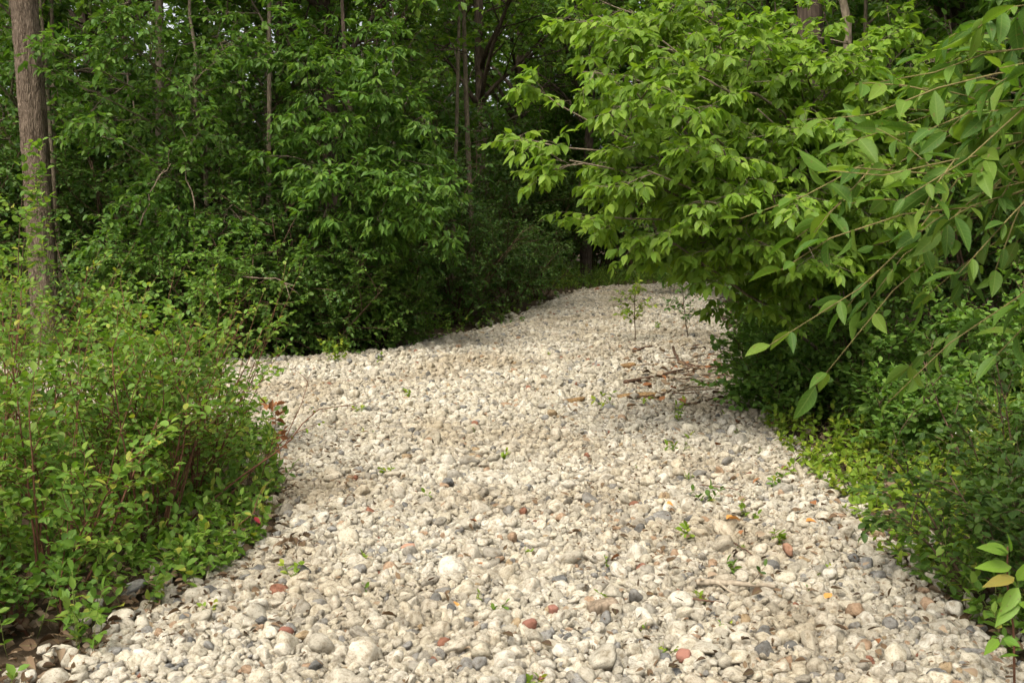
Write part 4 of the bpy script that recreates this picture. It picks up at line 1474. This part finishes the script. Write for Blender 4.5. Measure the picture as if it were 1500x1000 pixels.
for k in range(12):
    qx, qy = lt.uniform(960, 1060), lt.uniform(515, 580)
    ST.append(([(qx - lt.uniform(15, 45), qy + lt.uniform(-8, 8)), (qx + lt.uniform(15, 45), qy + lt.uniform(-8, 8))], lt.uniform(.004, .008), 'stick_brown' if k % 2 else 'stick_grey',
               'thin dry twig tangled in the stick pile', .06))
for k, (pp, r, mt, lab, lift) in enumerate(ST):
    pts3 = []
    for a, b in pp:
        g = gp(a, b, ZP + .03)
        z = float(path_h(np.array([g[0]]), np.array([g[1]]))[0]) + .036 + r * .6 + lift * .2
        pts3.append((g[0], g[1], z))
    r *= 1.2
    twig_thing('fallen_stick', pts3, r, r * .55, M[mt], lab, 'stick', 2 if r > .012 else 0, .18, 'fallen sticks', 9, None, 0, 20 + k, .012, upb=-.08)


def chunk(seed, p, sx, sy, sz, rz, mat, name, label, cat, group=None, hard=20):
    V = stone_shape(seed, ICO3[0], hard)
    # squarer: push towards a box
    V = np.sign(V) * np.abs(V) ** 0.62
    o = link(name, mesh_np(name, V * np.array([sx, sy, sz]), ICO3[1], mat))
    o.location = p
    o.rotation_euler = (.12, -.1, rz)
    return tag(o, label, cat, group)


def onp(a, b, up):
    g = gp(a, b, ZP + .02)
    return (g[0], g[1], float(path_h(np.array([g[0]]), np.array([g[1]]))[0]) + up)


chunk(1, onp(934, 577, .03), .21, .04, .04, -.1, M['rot'], 'rotten_log', 'short rotten orange log in front of the stick pile', 'log')
chunk(2, onp(838, 584, .035), .15, .035, .02, .35, M['rot'], 'bark_strip', 'strip of orange-brown bark on the gravel left of the rotten log', 'bark')
chunk(3, onp(920, 537, .045), .09, .05, .04, .2, M['rot'], 'rotten_wood', 'small rotten wood lump above the long dark stick', 'wood')
chunk(4, onp(810, 890, .035), .022, .025, .025, .5, M['brick'], 'brick_piece', 'ribbed red brick piece in the front centre', 'brick piece', 'broken brick pieces')
chunk(5, onp(776, 910, .03), .032, .025, .025, .3, M['brick'], 'brick_piece', 'dull red brick piece left of the ribbed one', 'brick piece', 'broken brick pieces')
chunk(6, onp(1004, 953, .03), .032, .028, .025, -.5, M['brick'], 'brick_piece', 'bright red brick piece at the bottom right of centre', 'brick piece', 'broken brick pieces')
chunk(7, onp(1155, 806, .05), .022, .05, .025, .1, M['brick_pink'], 'brick_piece', 'upright pinkish brick piece right of the weeds', 'brick piece', 'broken brick pieces')
chunk(8, onp(418, 916, .03), .034, .02, .022, -.2, M['brick'], 'brick_piece', 'red brick piece on the left front gravel', 'brick piece', 'broken brick pieces')
chunk(9, onp(600, 797, .025), .045, .025, .02, -.2, M['brick_pink'], 'brick_piece', 'flat pink brick piece on the left middle gravel', 'brick piece', 'broken brick pieces')
chunk(10, onp(880, 885, .03), .08, .04, .04, .25, M['stick_grey'], 'weathered_lump', 'grey-brown weathered lump in the front centre of the gravel', 'lump')


# ------------------------------------------------------------------ dead leaves
dr = np.random.default_rng(90)


def dead_leaf(p, L, mat, label, group, rz=None):
    a = dr.uniform(0, 6.28) if rz is None else rz
    o = bpy.data.objects.new('dead_leaf', single_leaf_meshes('dead', mat)[int(dr.integers(0, 3))])
    o.location = p
    o.rotation_euler = (dr.normal(0, .25), dr.normal(0, .25), a)
    o.scale = (L, L * .6, L * .75)
    col.objects.link(o)
    return tag(o, label, 'dead leaf', group)


dead_leaf(onp(1064, 766, .07), .085, M['dead_orange'], 'large orange leaf on the gravel beside a lime green weed', None, .4)
dead_leaf(onp(1180, 771, .07), .06, M['dead_orange'], 'orange leaf right of the upright pinkish brick piece', None, 0)
dead_leaf(onp(976, 740, .07), .05, M['dead_orange'], 'small orange leaf right of the path centre', None, .2)
dead_leaf(onp(1208, 887, .07), .055, M['dead_orange'], 'orange curled leaf in the right front gravel', None, .8)
dead_leaf(onp(670, 896, .07), .045, M['dead_orange'], 'small yellow-orange leaf in the front centre', None, 2)
for k in range(70):
    a = dr.uniform(850, 1300) if k % 3 else dr.uniform(300, 900)
    b = dr.uniform(540, 960)
    g = gp(a, b)
    if not inside(np.array([g[0]]), np.array([g[1]]))[0]:
        continue
    dead_leaf(onp(a, b, .065), dr.uniform(.035, .075), M['dead'] if k % 4 else M['dead_red'], 'small brown dead leaf lying on the pale gravel', 'dead leaves on the gravel')
for k in range(80):
    dead_leaf(onp(dr.uniform(915, 1065), dr.uniform(505, 600), .07), dr.uniform(.06, .11), M['dead'] if k % 3 else M['dead_red'], 'brown dead leaf caught among the fallen sticks', 'dead leaves in the stick pile')

# leaf litter off the gravel: bottom left corner, right verge, under the bushes
n = 6500
xx = np.concatenate([dr.uniform(-4.2, -1.2, 5600), dr.uniform(1.7, 4, 3800), dr.uniform(-8, 4.5, 3100)])
yy = np.concatenate([dr.uniform(2.8, 8.8, 5600), dr.uniform(3, 11, 3800), dr.uniform(11, 20, 3100)])
ok = ~inside(xx, yy) | (edge_dist(xx, yy) < .1)
xx, yy = xx[ok], yy[ok]
n = len(xx)
z = np.maximum(path_h(xx, yy), 0.012) + dr.uniform(.004, .03, n)
Ls = dr.uniform(.03, .07, n)
arr = [np.stack([xx, yy, z], 1), dr.normal(0, 1, (n, 3)) * np.array([1, 1, .15]), UP + dr.normal(0, .55, (n, 3)), Ls, Ls * dr.uniform(.4, .75, n)]
ll = link('leaf_litter', leaf_mesh('leaf_litter', arr, TPL['dead'], M['dead'], dr))
tag(ll, 'brown dead leaf litter on the soil beside the path', 'leaf litter', kind='stuff')

# crumbs of bark, leaf and twig washed into the gravel
n = 5200
xx = np.concatenate([dr.uniform(-1.6, 2.2, 1700), dr.uniform(0.3, 2.3, 1700), dr.normal(1.9, .5, 1100), dr.uniform(-1.6, -.9, 700)])
yy = np.concatenate([dr.uniform(3.4, 14, 1700), dr.uniform(3.6, 9, 1700), dr.normal(11.6, 1.3, 1100), dr.uniform(4, 8, 700)])
ok = inside(xx, yy)
xx, yy = xx[ok], yy[ok]
n = len(xx)
Ls = np.clip(dr.lognormal(-3.75, .45, n), .010, .055)
arr = [np.stack([xx, yy, path_h(xx, yy) + dr.uniform(.026, .055, n)], 1), dr.normal(0, 1, (n, 3)) * np.array([1, 1, .25]), UP + dr.normal(0, .5, (n, 3)), Ls, Ls * dr.uniform(.18, .6, n)]
db = link('plant_debris', leaf_mesh('plant_debris', arr, TPL['dead'], M['dead'], dr))
tag(db, 'crumbs of brown bark, leaf and twig scattered through the gravel', 'debris', kind='stuff')
